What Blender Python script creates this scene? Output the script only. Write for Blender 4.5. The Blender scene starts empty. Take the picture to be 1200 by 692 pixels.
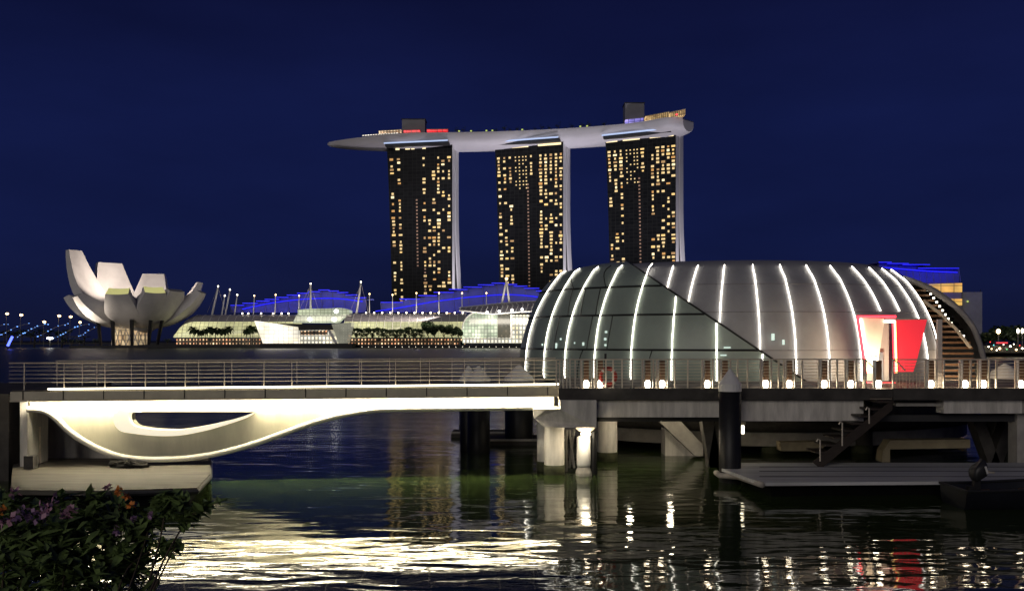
import bpy, math, random
import numpy as np
from math import sin, cos, pi, radians
from mathutils import Vector
random.seed(7)

# ------------------------------------------------------------------ camera, sky, fill light, exposure
SC = bpy.context.scene
COL = SC.collection
F, CAMH, PX0, PY0 = 1100.0, 5.5, 600.0, 398.0          # focal length in photo pixels, eye height, principal point
cam_d = bpy.data.cameras.new('camera'); cam = bpy.data.objects.new('camera', cam_d); COL.objects.link(cam)
cam.location = (0, 0, CAMH); cam.rotation_euler = (radians(90), 0, 0)
cam_d.sensor_width = 36; cam_d.lens = 36 * F / 1200; cam_d.shift_y = (PY0 - 346) / 1200
cam_d.clip_start = 0.1; cam_d.clip_end = 12000
SC.camera = cam

W = bpy.data.worlds.new('World'); SC.world = W; W.use_nodes = True
SUN_EL, SUN_AZ = radians(18), radians(205)
def build_world():
    n, l = W.node_tree.nodes, W.node_tree.links
    n.clear()
    out = n.new('ShaderNodeOutputWorld'); bg = n.new('ShaderNodeBackground')
    sky = n.new('ShaderNodeTexSky'); sky.sky_type = 'NISHITA'; sky.sun_disc = False
    sky.sun_elevation = radians(-4.5); sky.sun_rotation = SUN_AZ; sky.altitude = 10
    tc = n.new('ShaderNodeTexCoord'); sep = n.new('ShaderNodeSeparateXYZ')
    ramp = n.new('ShaderNodeValToRGB'); e = ramp.color_ramp.elements
    e[0].position = 0.0; e[0].color = (0.0050, 0.0068, 0.026, 1)
    e[1].position = 0.62; e[1].color = (0.0026, 0.0030, 0.020, 1)
    a = e.new(0.10); a.color = (0.0055, 0.0094, 0.051, 1)
    b = e.new(0.22); b.color = (0.0053, 0.0092, 0.054, 1)
    b = e.new(0.34); b.color = (0.0040, 0.0060, 0.036, 1)
    noise = n.new('ShaderNodeTexNoise'); noise.inputs['Scale'].default_value = 3.0; noise.inputs['Detail'].default_value = 5
    mp = n.new('ShaderNodeMapping'); mp.inputs['Scale'].default_value = (1, 1, 3.5)
    mr = n.new('ShaderNodeMapRange'); mr.inputs['To Min'].default_value = 0.6; mr.inputs['To Max'].default_value = 1.45
    mul = n.new('ShaderNodeMixRGB'); mul.blend_type = 'MULTIPLY'; mul.inputs[0].default_value = 1
    sm = n.new('ShaderNodeMixRGB'); sm.blend_type = 'MULTIPLY'; sm.inputs[0].default_value = 1; sm.inputs[2].default_value = (0.02, 0.02, 0.03, 1)
    add = n.new('ShaderNodeMixRGB'); add.blend_type = 'ADD'; add.inputs[0].default_value = 1
    l.new(tc.outputs['Generated'], sep.inputs[0]); l.new(sep.outputs['Z'], ramp.inputs[0])
    l.new(tc.outputs['Generated'], mp.inputs[0]); l.new(mp.outputs[0], noise.inputs['Vector'])
    l.new(noise.outputs[0], mr.inputs[0])
    l.new(ramp.outputs[0], mul.inputs[1]); l.new(mr.outputs[0], mul.inputs[2])
    l.new(sky.outputs[0], sm.inputs[1])
    l.new(mul.outputs[0], add.inputs[1]); l.new(sm.outputs[0], add.inputs[2])
    l.new(add.outputs[0], bg.inputs[0]); bg.inputs[1].default_value = 1.0
    l.new(bg.outputs[0], out.inputs[0])
build_world()

sun_d = bpy.data.lights.new('sun', 'SUN'); sun_d.energy = 0.48; sun_d.angle = radians(25); sun_d.color = (1.0, 0.92, 0.82)
sun = bpy.data.objects.new('sun', sun_d); COL.objects.link(sun)
sun.rotation_euler = (pi / 2 - SUN_EL, 0, radians(-22)); sun.location = (-20, -30, 60)

vs = SC.view_settings
vs.view_transform = 'Standard'; vs.look = 'None'; vs.exposure = 0.0; vs.gamma = 1; vs.use_curve_mapping = False
SC.render.engine = 'CYCLES'
SC.cycles.use_denoising = True
SC.cycles.max_bounces = 6; SC.cycles.diffuse_bounces = 2; SC.cycles.glossy_bounces = 4; SC.cycles.transparent_max_bounces = 8
SC.cycles.sample_clamp_indirect = 6; SC.cycles.sample_clamp_direct = 0

# ------------------------------------------------------------------ helpers
def P(px, py, Y):
    return Vector(((px - PX0) * Y / F, Y, CAMH - (py - PY0) * Y / F))
def X(px, Y): return (px - PX0) * Y / F
def Z(py, Y): return CAMH - (py - PY0) * Y / F

ORD = ('first second third fourth fifth sixth seventh eighth ninth tenth eleventh twelfth thirteenth fourteenth fifteenth sixteenth '
       'seventeenth eighteenth nineteenth twentieth twenty-first twenty-second twenty-third twenty-fourth twenty-fifth twenty-sixth '
       'twenty-seventh twenty-eighth twenty-ninth thirtieth thirty-first thirty-second thirty-third thirty-fourth thirty-fifth').split()

def surf(name, col, rough=0.6, var=0.25, scale=2.0, metal=0.0, bump=0.0, spec=0.5, stretch=(1, 1, 1)):
    m = bpy.data.materials.new(name); m.use_nodes = True
    n, l = m.node_tree.nodes, m.node_tree.links
    b = n['Principled BSDF']
    b.inputs['Roughness'].default_value = rough; b.inputs['Metallic'].default_value = metal
    b.inputs['Specular IOR Level'].default_value = spec
    tc = n.new('ShaderNodeTexCoord'); mp = n.new('ShaderNodeMapping'); mp.inputs['Scale'].default_value = stretch
    no = n.new('ShaderNodeTexNoise'); no.inputs['Scale'].default_value = scale; no.inputs['Detail'].default_value = 6
    no.inputs['Roughness'].default_value = 0.65
    rp = n.new('ShaderNodeMapRange'); rp.inputs['From Min'].default_value = 0.3; rp.inputs['From Max'].default_value = 0.7
    mx = n.new('ShaderNodeMixRGB')
    mx.inputs[1].default_value = (*[c * (1 - var) for c in col], 1); mx.inputs[2].default_value = (*[min(1, c * (1 + var)) for c in col], 1)
    l.new(tc.outputs['Object'], mp.inputs[0]); l.new(mp.outputs[0], no.inputs['Vector']); l.new(no.outputs[0], rp.inputs[0])
    l.new(rp.outputs[0], mx.inputs[0]); l.new(mx.outputs[0], b.inputs['Base Color'])
    if bump:
        bp = n.new('ShaderNodeBump'); bp.inputs['Strength'].default_value = 1; bp.inputs['Distance'].default_value = bump
        l.new(no.outputs[0], bp.inputs['Height']); l.new(bp.outputs[0], b.inputs['Normal'])
    return m

def glow(name, col, strength):
    m = bpy.data.materials.new(name); m.use_nodes = True
    b = m.node_tree.nodes['Principled BSDF']
    b.inputs['Base Color'].default_value = (*[c * 0.5 for c in col], 1)
    b.inputs['Emission Color'].default_value = (*col, 1); b.inputs['Emission Strength'].default_value = strength
    return m

def lit_glass(name, c1, c2, strength, bw, bh, mortar=0.06, dark=0.12, axis='X', noise=0.6, nscale=0.08):
    """interior-lit glazing: panes of varied brightness between dark mullions"""
    m = bpy.data.materials.new(name); m.use_nodes = True
    n, l = m.node_tree.nodes, m.node_tree.links
    b = n['Principled BSDF']; b.inputs['Roughness'].default_value = 0.15; b.inputs['Base Color'].default_value = (0.05, 0.06, 0.06, 1)
    tc = n.new('ShaderNodeTexCoord'); sp = n.new('ShaderNodeSeparateXYZ'); cb = n.new('ShaderNodeCombineXYZ')
    l.new(tc.outputs['Object'], sp.inputs[0]); l.new(sp.outputs[axis], cb.inputs[0]); l.new(sp.outputs['Z'], cb.inputs[1])
    br = n.new('ShaderNodeTexBrick'); br.offset = 0.0
    br.inputs['Color1'].default_value = (*c1, 1); br.inputs['Color2'].default_value = (*c2, 1)
    br.inputs['Mortar'].default_value = (*[c * dark for c in c1], 1)
    br.inputs['Scale'].default_value = 1; br.inputs['Brick Width'].default_value = bw; br.inputs['Row Height'].default_value = bh
    br.inputs['Mortar Size'].default_value = mortar * min(bw, bh); br.inputs['Mortar Smooth'].default_value = 0.1
    l.new(cb.outputs[0], br.inputs['Vector'])
    no = n.new('ShaderNodeTexNoise'); no.inputs['Scale'].default_value = nscale; no.inputs['Detail'].default_value = 3
    l.new(cb.outputs[0], no.inputs['Vector'])
    mr = n.new('ShaderNodeMapRange'); mr.inputs['From Min'].default_value = 0.32; mr.inputs['From Max'].default_value = 0.68
    mr.inputs['To Min'].default_value = strength * (1 - noise); mr.inputs['To Max'].default_value = strength * (1 + noise)
    l.new(no.outputs[0], mr.inputs[0]); l.new(mr.outputs[0], b.inputs['Emission Strength']); l.new(br.outputs[0], b.inputs['Emission Color'])
    return m

class MB:
    def __init__(s): s.v = []; s.f = []
    def add(s, vs, fs):
        k = len(s.v); s.v += [tuple(v) for v in vs]; s.f += [tuple(i + k for i in f) for f in fs]
    def box(s, c, d, rz=0.0):
        x, y, z = [h / 2 for h in d]; cs, sn = cos(rz), sin(rz); vs = []
        for dz in (-z, z):
            for dx, dy in ((-x, -y), (x, -y), (x, y), (-x, y)):
                vs.append((c[0] + dx * cs - dy * sn, c[1] + dx * sn + dy * cs, c[2] + dz))
        s.add(vs, [(0, 3, 2, 1), (4, 5, 6, 7), (0, 1, 5, 4), (1, 2, 6, 5), (2, 3, 7, 6), (3, 0, 4, 7)])
    def span(s, a, b):
        s.box([(p + q) / 2 for p, q in zip(a, b)], [abs(q - p) for p, q in zip(a, b)])
    def prism(s, pts, off):
        n = len(pts); o = Vector(off); pts = [Vector(p) for p in pts]
        s.add(pts + [p + o for p in pts], [tuple(range(n)), tuple(range(2 * n - 1, n - 1, -1))] + [(i, i + n, (i + 1) % n + n, (i + 1) % n) for i in range(n)])
    def quad(s, *p): s.add(p, [tuple(range(len(p)))])
    def tube(s, pts, r, n=6, closed=False):
        pts = [Vector(p) for p in pts]; m = len(pts); rs = r if isinstance(r, (list, tuple)) else [r] * m
        vs = []; fs = []; prev = None
        for i, p in enumerate(pts):
            if closed: t = pts[(i + 1) % m] - pts[i - 1]
            else: t = pts[min(i + 1, m - 1)] - pts[max(i - 1, 0)]
            if t.length < 1e-9: t = Vector((0, 0, 1))
            t.normalize()
            if prev is None:
                a = Vector((0, 0, 1)) if abs(t.z) < 0.9 else Vector((1, 0, 0))
                prev = t.cross(a).normalized()
            u = (prev - t * prev.dot(t)).normalized(); prev = u; w = t.cross(u)
            for k in range(n):
                an = 2 * pi * k / n
                vs.append(p + (u * cos(an) + w * sin(an)) * rs[i])
        for i in range(m if closed else m - 1):
            j = (i + 1) % m
            for k in range(n): fs.append((i * n + k, i * n + (k + 1) % n, j * n + (k + 1) % n, j * n + k))
        if not closed: fs += [tuple(range(n - 1, -1, -1)), tuple((m - 1) * n + k for k in range(n))]
        s.add(vs, fs)
    def lathe(s, prof, c, n=20):
        vs = []; fs = []
        for r, z in prof:
            for k in range(n):
                a = 2 * pi * k / n; vs.append((c[0] + r * cos(a), c[1] + r * sin(a), c[2] + z))
        for i in range(len(prof) - 1):
            for k in range(n): fs.append((i * n + k, i * n + (k + 1) % n, (i + 1) * n + (k + 1) % n, (i + 1) * n + k))
        fs += [tuple(range(n - 1, -1, -1)), tuple((len(prof) - 1) * n + k for k in range(n))]
        s.add(vs, fs)
    def grid(s, rows, flip=False):
        n = len(rows[0]); vs = [p for r in rows for p in r]; fs = []
        for i in range(len(rows) - 1):
            for k in range(n - 1):
                q = (i * n + k, i * n + k + 1, (i + 1) * n + k + 1, (i + 1) * n + k)
                fs.append(q[::-1] if flip else q)
        s.add(vs, fs)
    def build(s, name, mat, parent=None, smooth=False):
        o0 = Vector(parent['origin_xyz']) if parent is not None and 'origin_xyz' in parent else Vector((0, 0, 0))
        me = bpy.data.meshes.new(name); me.from_pydata([tuple(Vector(v) - o0) for v in s.v], [], s.f); me.materials.append(mat); me.update()
        if smooth:
            for p in me.polygons: p.use_smooth = True
        o = bpy.data.objects.new(name, me); COL.objects.link(o)
        if parent is not None:
            o.parent = parent
            if o0.length: o['origin_xyz'] = tuple(o0)
        return o

def tag(o, label=None, cat=None, group=None, kind=None):
    if label: o['label'] = label
    if cat: o['category'] = cat
    if group: o['group'] = group
    if kind: o['kind'] = kind
    return o
def thing(name, label, cat, loc=(0, 0, 0), group=None):
    o = bpy.data.objects.new(name, None); COL.objects.link(o); o.location = loc; o.empty_display_size = 0.2
    o['origin_xyz'] = tuple(loc)
    return tag(o, label, cat, group)
def copy_tree(o, parent=None):
    c = o.copy(); COL.objects.link(c)
    if parent is not None: c.parent = parent
    for ch in list(o.children): copy_tree(ch, c)
    return c
def place_copy(proto, loc, label, scale=None, rz=None):
    c = copy_tree(proto); c.location = loc; c['label'] = label
    if scale: c.scale = scale if isinstance(scale, tuple) else (scale,) * 3
    if rz is not None: c.rotation_euler.z = rz
    return c
def spot(name, loc, target, power, angle, col=(1, 1, 1), blend=0.5, size=0.5, parent=None):
    d = bpy.data.lights.new(name, 'SPOT'); d.energy = power; d.spot_size = angle; d.spot_blend = blend; d.color = col; d.shadow_soft_size = size
    o = bpy.data.objects.new(name, d); COL.objects.link(o); o.location = loc
    o.rotation_euler = (Vector(target) - Vector(loc)).to_track_quat('-Z', 'Y').to_euler()
    return o
def area(name, loc, target, power, sx, sy, col):
    d = bpy.data.lights.new(name, 'AREA'); d.shape = 'RECTANGLE'; d.size = sx; d.size_y = sy; d.energy = power; d.color = col
    o = bpy.data.objects.new(name, d); COL.objects.link(o); o.location = loc
    o.rotation_euler = (Vector(target) - Vector(loc)).to_track_quat('-Z', 'Y').to_euler()
    return o
def interp(x, xs, ys): return float(np.interp(x, xs, ys))
def smooth_curve(pts, n=8):
    """Catmull-Rom through 2D/3D tuples"""
    pts = [np.array(p, float) for p in pts]; out = []
    for i in range(len(pts) - 1):
        p0 = pts[max(i - 1, 0)]; p1 = pts[i]; p2 = pts[i + 1]; p3 = pts[min(i + 2, len(pts) - 1)]
        for k in range(n):
            t = k / n
            out.append(0.5 * (2 * p1 + (p2 - p0) * t + (2 * p0 - 5 * p1 + 4 * p2 - p3) * t * t + (3 * p1 - p0 - 3 * p2 + p3) * t ** 3))
    out.append(pts[-1]); return out

# ------------------------------------------------------------------ materials
M = {}
M['concrete'] = surf('concrete', (0.36, 0.34, 0.31), 0.8, 0.3, 1.2, bump=0.01)
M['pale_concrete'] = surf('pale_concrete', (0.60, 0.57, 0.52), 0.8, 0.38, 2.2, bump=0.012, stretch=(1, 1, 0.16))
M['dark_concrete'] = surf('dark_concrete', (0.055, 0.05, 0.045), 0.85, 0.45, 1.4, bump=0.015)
M['girder'] = surf('girder_paint', (0.47, 0.45, 0.34), 0.5, 0.14, 1.6, stretch=(1, 1, 0.22), bump=0.003)
M['fascia'] = surf('fascia_metal', (0.58, 0.53, 0.40), 0.5, 0.14, 1.5)
M['steel'] = surf('satin_steel', (0.70, 0.62, 0.50), 0.4, 0.15, 4, metal=0.25)
M['black_steel'] = surf('black_steel', (0.012, 0.012, 0.013), 0.5, 0.3, 3)
M['bronze'] = surf('bronze_steel', (0.035, 0.025, 0.018), 0.5, 0.3, 3)
M['wood'] = surf('timber', (0.16, 0.085, 0.045), 0.55, 0.3, 5, stretch=(1, 1, 0.1))
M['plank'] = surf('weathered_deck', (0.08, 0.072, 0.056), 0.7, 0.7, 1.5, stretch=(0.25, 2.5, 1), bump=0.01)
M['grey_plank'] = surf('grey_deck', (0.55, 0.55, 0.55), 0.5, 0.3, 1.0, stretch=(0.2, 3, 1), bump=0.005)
M['white_cap'] = surf('white_fibreglass', (0.78, 0.77, 0.74), 0.45, 0.06, 3)
M['shell'] = surf('shell_panels', (0.345, 0.345, 0.36), 0.5, 0.12, 0.8)
M['tint'] = surf('tinted_glass', (0.28, 0.335, 0.295), 0.36, 0.12, 0.5, spec=0.4)
M['mullion'] = surf('dark_mullion', (0.012, 0.012, 0.012), 0.5, 0.2, 3)
M['seam'] = surf('shell_seam', (0.20, 0.19, 0.19), 0.6, 0.2, 3)
M['rib'] = glow('rib_led', (1.0, 0.93, 0.80), 7.0)
M['strip'] = glow('bridge_led', (1.0, 0.88, 0.62), 6.0)
M['soffit_strip'] = glow('soffit_led', (1.0, 0.88, 0.63), 92.0)
M['lamp'] = glow('warm_lamp', (1.0, 0.86, 0.62), 26.0)
M['far_lamp'] = glow('far_lamp', (1.0, 0.88, 0.66), 9.0)
M['orange_lamp'] = glow('sodium_lamp', (1.0, 0.62, 0.28), 9.0)
M['white_lamp'] = glow('white_lamp', (1.0, 0.97, 0.92), 12.0)
M['blue_led'] = glow('blue_led', (0.16, 0.38, 1.0), 2.2)
M['blue_line'] = glow('blue_line', (0.03, 0.03, 1.0), 0.9)
M['red_led'] = glow('red_led', (1.0, 0.03, 0.05), 4.0)
M['red_wash'] = glow('red_panel_wash_glow', (1.0, 0.035, 0.06), 0.58)  # emission stands in for the LED wash on a red wall
M['white_led'] = glow('white_led', (1.0, 0.9, 0.72), 7.0)
M['yellow_led'] = glow('yellow_led', (1.0, 0.75, 0.25), 4.0)
M['red_paint'] = surf('red_paint', (0.55, 0.03, 0.02), 0.4, 0.1, 4)
M['cream'] = surf('cream_panel', (0.74, 0.64, 0.56), 0.5, 0.1, 1)
M['white_paint'] = surf('white_paint', (0.78, 0.77, 0.76), 0.5, 0.05, 0.05)
M['petal'] = surf('petal_skin', (0.66, 0.64, 0.62), 0.5, 0.10, 0.12)
M['far_concrete'] = surf('far_concrete', (0.3, 0.3, 0.29), 0.8, 0.2, 0.1)
M['far_dark'] = surf('far_dark', (0.03, 0.03, 0.032), 0.7, 0.4, 0.15)
M['roof_grey'] = surf('roof_grey', (0.22, 0.22, 0.24), 0.5, 0.15, 0.1)
M['leaf'] = surf('leaf', (0.15, 0.22, 0.07), 0.45, 0.6, 9)
M['leaf_dark'] = surf('leaf_dark', (0.035, 0.06, 0.025), 0.55, 0.5, 0.6)
M['bark'] = surf('bark', (0.09, 0.065, 0.045), 0.9, 0.4, 6)
M['petal_pink'] = surf('flower_pink', (0.50, 0.27, 0.36), 0.6, 0.35, 12)
M['petal_purple'] = surf('flower_purple', (0.40, 0.24, 0.40), 0.6, 0.35, 12)
M['petal_orange'] = surf('flower_orange', (0.75, 0.26, 0.05), 0.6, 0.3, 12)
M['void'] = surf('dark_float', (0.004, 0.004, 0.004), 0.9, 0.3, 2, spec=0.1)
M['rope'] = surf('dark_rope', (0.010, 0.009, 0.008), 0.8, 0.3, 6, spec=0.2)
M['rubber'] = surf('black_rubber', (0.02, 0.02, 0.022), 0.45, 0.3, 5)
M['hull'] = surf('boat_hull', (0.008, 0.009, 0.014), 0.45, 0.3, 2)
M['bumper'] = surf('pale_bumper', (0.42, 0.38, 0.33), 0.6, 0.2, 3)
M['blue_lit_wall'] = surf('blue_light_tinted_cladding', (0.10, 0.11, 0.34), 0.6, 0.15, 0.08)  # blue LED light mixed into the cladding colour

def curtain_wall():
    m = bpy.data.materials.new('dark_curtain_wall'); m.use_nodes = True
    n, l = m.node_tree.nodes, m.node_tree.links; b = n['Principled BSDF']
    tc = n.new('ShaderNodeTexCoord'); sp = n.new('ShaderNodeSeparateXYZ'); cb = n.new('ShaderNodeCombineXYZ')
    l.new(tc.outputs['Object'], sp.inputs[0]); l.new(sp.outputs['X'], cb.inputs[0]); l.new(sp.outputs['Z'], cb.inputs[1])
    br = n.new('ShaderNodeTexBrick'); br.offset = 0
    br.inputs['Color1'].default_value = (0.004, 0.005, 0.007, 1); br.inputs['Color2'].default_value = (0.011, 0.012, 0.014, 1)
    br.inputs['Mortar'].default_value = (0.022, 0.022, 0.022, 1); br.inputs['Scale'].default_value = 1
    br.inputs['Brick Width'].default_value = 4.4; br.inputs['Row Height'].default_value = 3.3; br.inputs['Mortar Size'].default_value = 0.22
    l.new(cb.outputs[0], br.inputs['Vector']); l.new(br.outputs[0], b.inputs['Base Color'])
    b.inputs['Roughness'].default_value = 0.5; b.inputs['Specular IOR Level'].default_value = 0.12
    return m
M['facade'] = curtain_wall()

def water_mat():
    m = bpy.data.materials.new('harbour_water'); m.use_nodes = True
    n, l = m.node_tree.nodes, m.node_tree.links; b = n['Principled BSDF']
    b.inputs['Base Color'].default_value = (0.028, 0.045, 0.013, 1); b.inputs['Roughness'].default_value = 0.055
    b.inputs['IOR'].default_value = 1.33; b.inputs['Specular IOR Level'].default_value = 0.5
    tc = n.new('ShaderNodeTexCoord')
    def layer(sx, sy, amp, detail, dist=0.0, rot=0.0):
        mp = n.new('ShaderNodeMapping'); mp.inputs['Scale'].default_value = (sx, sy, 1); mp.inputs['Rotation'].default_value = (0, 0, rot)
        no = n.new('ShaderNodeTexNoise'); no.inputs['Scale'].default_value = 1; no.inputs['Detail'].default_value = detail
        no.inputs['Roughness'].default_value = 0.45; no.inputs['Distortion'].default_value = dist
        mu = n.new('ShaderNodeMath'); mu.operation = 'MULTIPLY'; mu.inputs[1].default_value = amp
        l.new(tc.outputs['Object'], mp.inputs[0]); l.new(mp.outputs[0], no.inputs['Vector']); l.new(no.outputs[0], mu.inputs[0])
        return mu
    a = layer(0.48, 1.25, 0.027, 1.0, 0.4, 0.06); c = layer(1.5, 3.4, 0.0048, 1.5, 0.6, -0.10); d = layer(0.12, 0.35, 0.05, 0.5, 0, 0.2)
    s1 = n.new('ShaderNodeMath'); s1.operation = 'ADD'; s2 = n.new('ShaderNodeMath'); s2.operation = 'ADD'
    l.new(a.outputs[0], s1.inputs[0]); l.new(c.outputs[0], s1.inputs[1]); l.new(s1.outputs[0], s2.inputs[0]); l.new(d.outputs[0], s2.inputs[1])
    sx = n.new('ShaderNodeSeparateXYZ'); wr = n.new('ShaderNodeMapRange')      # open bay is wind-ruffled, the inlet is calm
    wr.inputs['From Min'].default_value = 27; wr.inputs['From Max'].default_value = 90; wr.inputs['To Min'].default_value = 0.04; wr.inputs['To Max'].default_value = 0.33
    l.new(tc.outputs['Object'], sx.inputs[0]); l.new(sx.outputs['Y'], wr.inputs[0]); l.new(wr.outputs[0], b.inputs['Roughness'])
    bp = n.new('ShaderNodeBump'); bp.inputs['Strength'].default_value = 1.0; bp.inputs['Distance'].default_value = 1.0
    l.new(s2.outputs[0], bp.inputs['Height']); l.new(bp.outputs[0], b.inputs['Normal'])
    return m
M['water'] = water_mat()

# ------------------------------------------------------------------ setting: water, land
m = MB(); m.quad((-5000, -12, 0), (5000, -12, 0), (5000, 9000, 0), (-5000, 9000, 0))
tag(m.build('water', M['water']), kind='structure')
m = MB(); m.span((-40, -12, -2), (40, 4.6, 3.62)); tag(m.build('promenade', M['concrete']), kind='structure')
FS = 628.0
m = MB(); m.prism([(-296, FS, -2), (330, FS, -2), (700, FS + 200, -2), (700, 2500, -2), (-296, 2500, -2)], (0, 0, 3.7))
tag(m.build('far_shore', M['far_dark']), kind='structure')
m = MB(); m.span((-1800, 1150, -2), (-296.5, 2600, 1.8)); tag(m.build('distant_shore', M['far_dark']), kind='structure')
m = MB(); m.prism([(160, 318, -2), (260, 290, -2), (700, 290, -2), (700, 600, -2), (190, 600, -2)], (0, 0, 3.6))
tag(m.build('side_shore', M['far_dark']), kind='structure')
# waterline quay wall of the mall promenade: pale coping
m = MB(); m.span((-250, FS - 1.2, 0.1), (330, FS - 0.01, 2.3)); tag(m.build('mall_quay_wall', M['far_dark']), 'long dark quay wall along the waterfront below the mall', 'quay wall')

# ------------------------------------------------------------------ hotel towers
def make_tower(pxl, pxr, Yr, alpha, seed, label, rich):
    al = radians(alpha); k = (pxl - PX0) / F; Rx = X(pxr, Yr)
    Wd = (Rx - k * Yr) / (cos(al) + k * sin(al)); H = 190.0
    root = thing('hotel_tower', label, 'hotel tower', (Rx, Yr, 1.7), 'curved hotel towers')
    root['origin_xyz'] = (0, 0, 0); root.rotation_euler.z = -al       # local frame: right front edge at x=0, facade along -x, depth +y
    rnd = random.Random(seed)
    def left(z): return -Wd + 6.5 * (1 - min(1, z / H)) ** 0.7
    zs = [i * H / 24 for i in range(25)]
    fr = MB()
    fr.grid([[(left(z) + (-left(z)) * u / 8, 0, z) for u in range(9)] for z in zs])
    fr.build('glass_facade', M['facade'], root)
    # west slab fin and body, east slab flares outward at its foot
    b = MB()
    b.grid([[(0, 0.0, z), (0.0, 9.0, z)] for z in zs]); b.grid([[(0, 9.0, z), (left(z), 9.0, z)] for z in zs]); b.grid([[(left(z), 9, z), (left(z), 0, z)] for z in zs])
    b.quad((0, 0, H), (0, 9, H), (left(H), 9, H), (left(H), 0, H)); b.build('end_wall', M['white_paint'], root)
    e = MB()
    def yb(z): return 11.0 + 26 * max(0, 1 - z / 130.0) ** 1.8
    e.grid([[(0.3, yb(z), z), (0.3, yb(z) + 11, z)] for z in zs]); e.grid([[(0.3, yb(z) + 11, z), (left(z) - 1.5 + 8 * (z / H) ** 2, yb(z) + 11, z)] for z in zs])
    e.grid([[(left(z) - 0.2, yb(z) + 11, z), (left(z) - 0.2, yb(z), z)] for z in zs]); e.grid([[(left(z) - 0.2, yb(z), z), (0.3, yb(z), z)] for z in zs])
    e.build('rear_slab', M['white_paint'], root)
    j = MB(); j.grid([[(-0.8, 8.8, z), (-0.8, yb(z) + 0.3, z)] for z in zs]); j.build('recess', M['far_dark'], root)
    # crown: recessed dark neck with a cool light strip and the lit top floor
    n = MB(); n.span((left(H) + 1, 1.5, H + 0.02), (-1, 18, H + 9)); n.build('roof_neck', M['far_dark'], root)
    s = MB(); s.span((-Wd + 1.0, -10.8, H + 0.1), (-1.5, -10.2, H + 1.4)); s.build('crown_light', M['crown'], root)
    s = MB(); s.span((-Wd + 1.5, -8.6, H - 2.2), (-2, -0.5, H + 0.4)); s.build('sky_lobby', M['far_dark'], root)
    if rich:
        for u0, u1 in ((0.02, 0.18), (0.26, 0.5), (0.64, 0.97)):
            t = MB(); t.span((-Wd * (1 - u0), -0.35, H - 4.2), (-Wd * (1 - u1), -0.1, H - 1.0)); t.build('top_floor_window', M['win'][3], root)
    else:
        for u0, u1 in ((0.14, 0.2), (0.29, 0.36), (0.38, 0.43), (0.55, 0.6)):
            t = MB(); t.span((-Wd * (1 - u0), -0.35, H - 4.2), (-Wd * (1 - u1), -0.1, H - 1.0)); t.build('top_floor_window', M['win'][3], root)
    # lit rooms
    cols = [0.045, 0.13, 0.215, 0.60 if not rich else 0.53, 0.67, 0.745, 0.82, 0.895, 0.965] if rich else [0.06, 0.17, 0.56, 0.64, 0.71, 0.785, 0.86, 0.95]
    cells = []
    floors = 55
    for ci, u in enumerate(cols):
        run = 0
        for fl in range(8, floors - 1):
            zf = 3.3 * fl + 2.0; fz = fl / floors
            p = 0.33
            if rich and fl > 45: p = 0.72 if ci != 3 else 0.9
            if not rich and u < 0.2: p = 0.30
            if rich and ci == 3: p = 0.0 if fl <= 45 else 0.85
            if fl < 14: p *= 0.55
            if run > 0: p = min(0.9, p + 0.22)
            if rnd.random() < p:
                run = 2; cells.append((u, zf, 1))
            else: run -= 1
    if rich:
        for fl in range(44, 54):
            for u in (0.30, 0.355, 0.41, 0.455):
                if rnd.random() < 0.75: cells.append((u, 3.3 * fl + 2.0, 0))
    dim = [(0.475, 3.3 * fl + 2) for fl in range(16, 46)] if rich else [(0.44, 3.3 * fl + 2) for fl in range(22, 42)] + [(0.56, 3.3 * fl + 2) for fl in range(6, 24)]
    rnd.shuffle(cells)
    big = [c for c in cells if c[2]]; rest_cells = big[92:] + [c for c in cells if not c[2]]; big = big[:92]
    for u, zf, _ in big:
        xl = left(zf); x = xl + (-xl) * u
        w = win_meshes[rnd.choice((0, 0, 1, 1, 2, 2, 3, 4, 4))]
        o = bpy.data.objects.new('lit_window', w); COL.objects.link(o); o.parent = root
        o.location = (x + rnd.uniform(-0.25, 0.25), -0.12, zf); o.scale = (rnd.choice((0.6, 0.8, 1.0, 1.2)), 1, rnd.uniform(0.62, 0.95))
    r = MB()
    for u, zf, k_ in rest_cells:
        xl = left(zf); x = xl + (-xl) * u; w_ = rnd.choice((0.8, 1.1, 1.4)) if k_ else 0.62; h_ = 1.0 if k_ else 0.6
        r.quad((x - w_, -0.12, zf - h_), (x + w_, -0.12, zf - h_), (x + w_, -0.12, zf + h_), (x - w_, -0.12, zf + h_))
    if r.v: tag(r.build('small_lit_windows', M['win'][1], root), kind='stuff')
    r = MB()
    for u, zf in dim:
        xl = left(zf); x = xl + (-xl) * u
        r.quad((x - 0.8, -0.12, zf - 0.7), (x + 0.8, -0.12, zf - 0.7), (x + 0.8, -0.12, zf + 0.7), (x - 0.8, -0.12, zf + 0.7))
    tag(r.build('corridor_windows', M['win'][5], root), kind='stuff')
    root.location = (Rx, Yr, 1.7)
    c = Vector((Rx, Yr, 0)) + Vector((-Wd / 2 * cos(al), Wd / 2 * sin(al), 0)) + Vector((sin(al), cos(al), 0)) * 10
    return c, Vector((cos(al), -sin(al), 0)), Wd
M['crown'] = glow('crown_strip', (0.55, 0.68, 1.0), 0.75)
M['win'] = [glow('room_amber', (1.0, 0.66, 0.24), 0.95), glow('room_gold', (1.0, 0.72, 0.33), 0.8), glow('room_orange', (1.0, 0.52, 0.16), 0.5),
            glow('room_white', (1.0, 0.80, 0.45), 1.3), glow('room_dim', (1.0, 0.6, 0.25), 0.3), glow('corridor_dim', (1.0, 0.6, 0.4), 0.09)]
win_meshes = []
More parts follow.
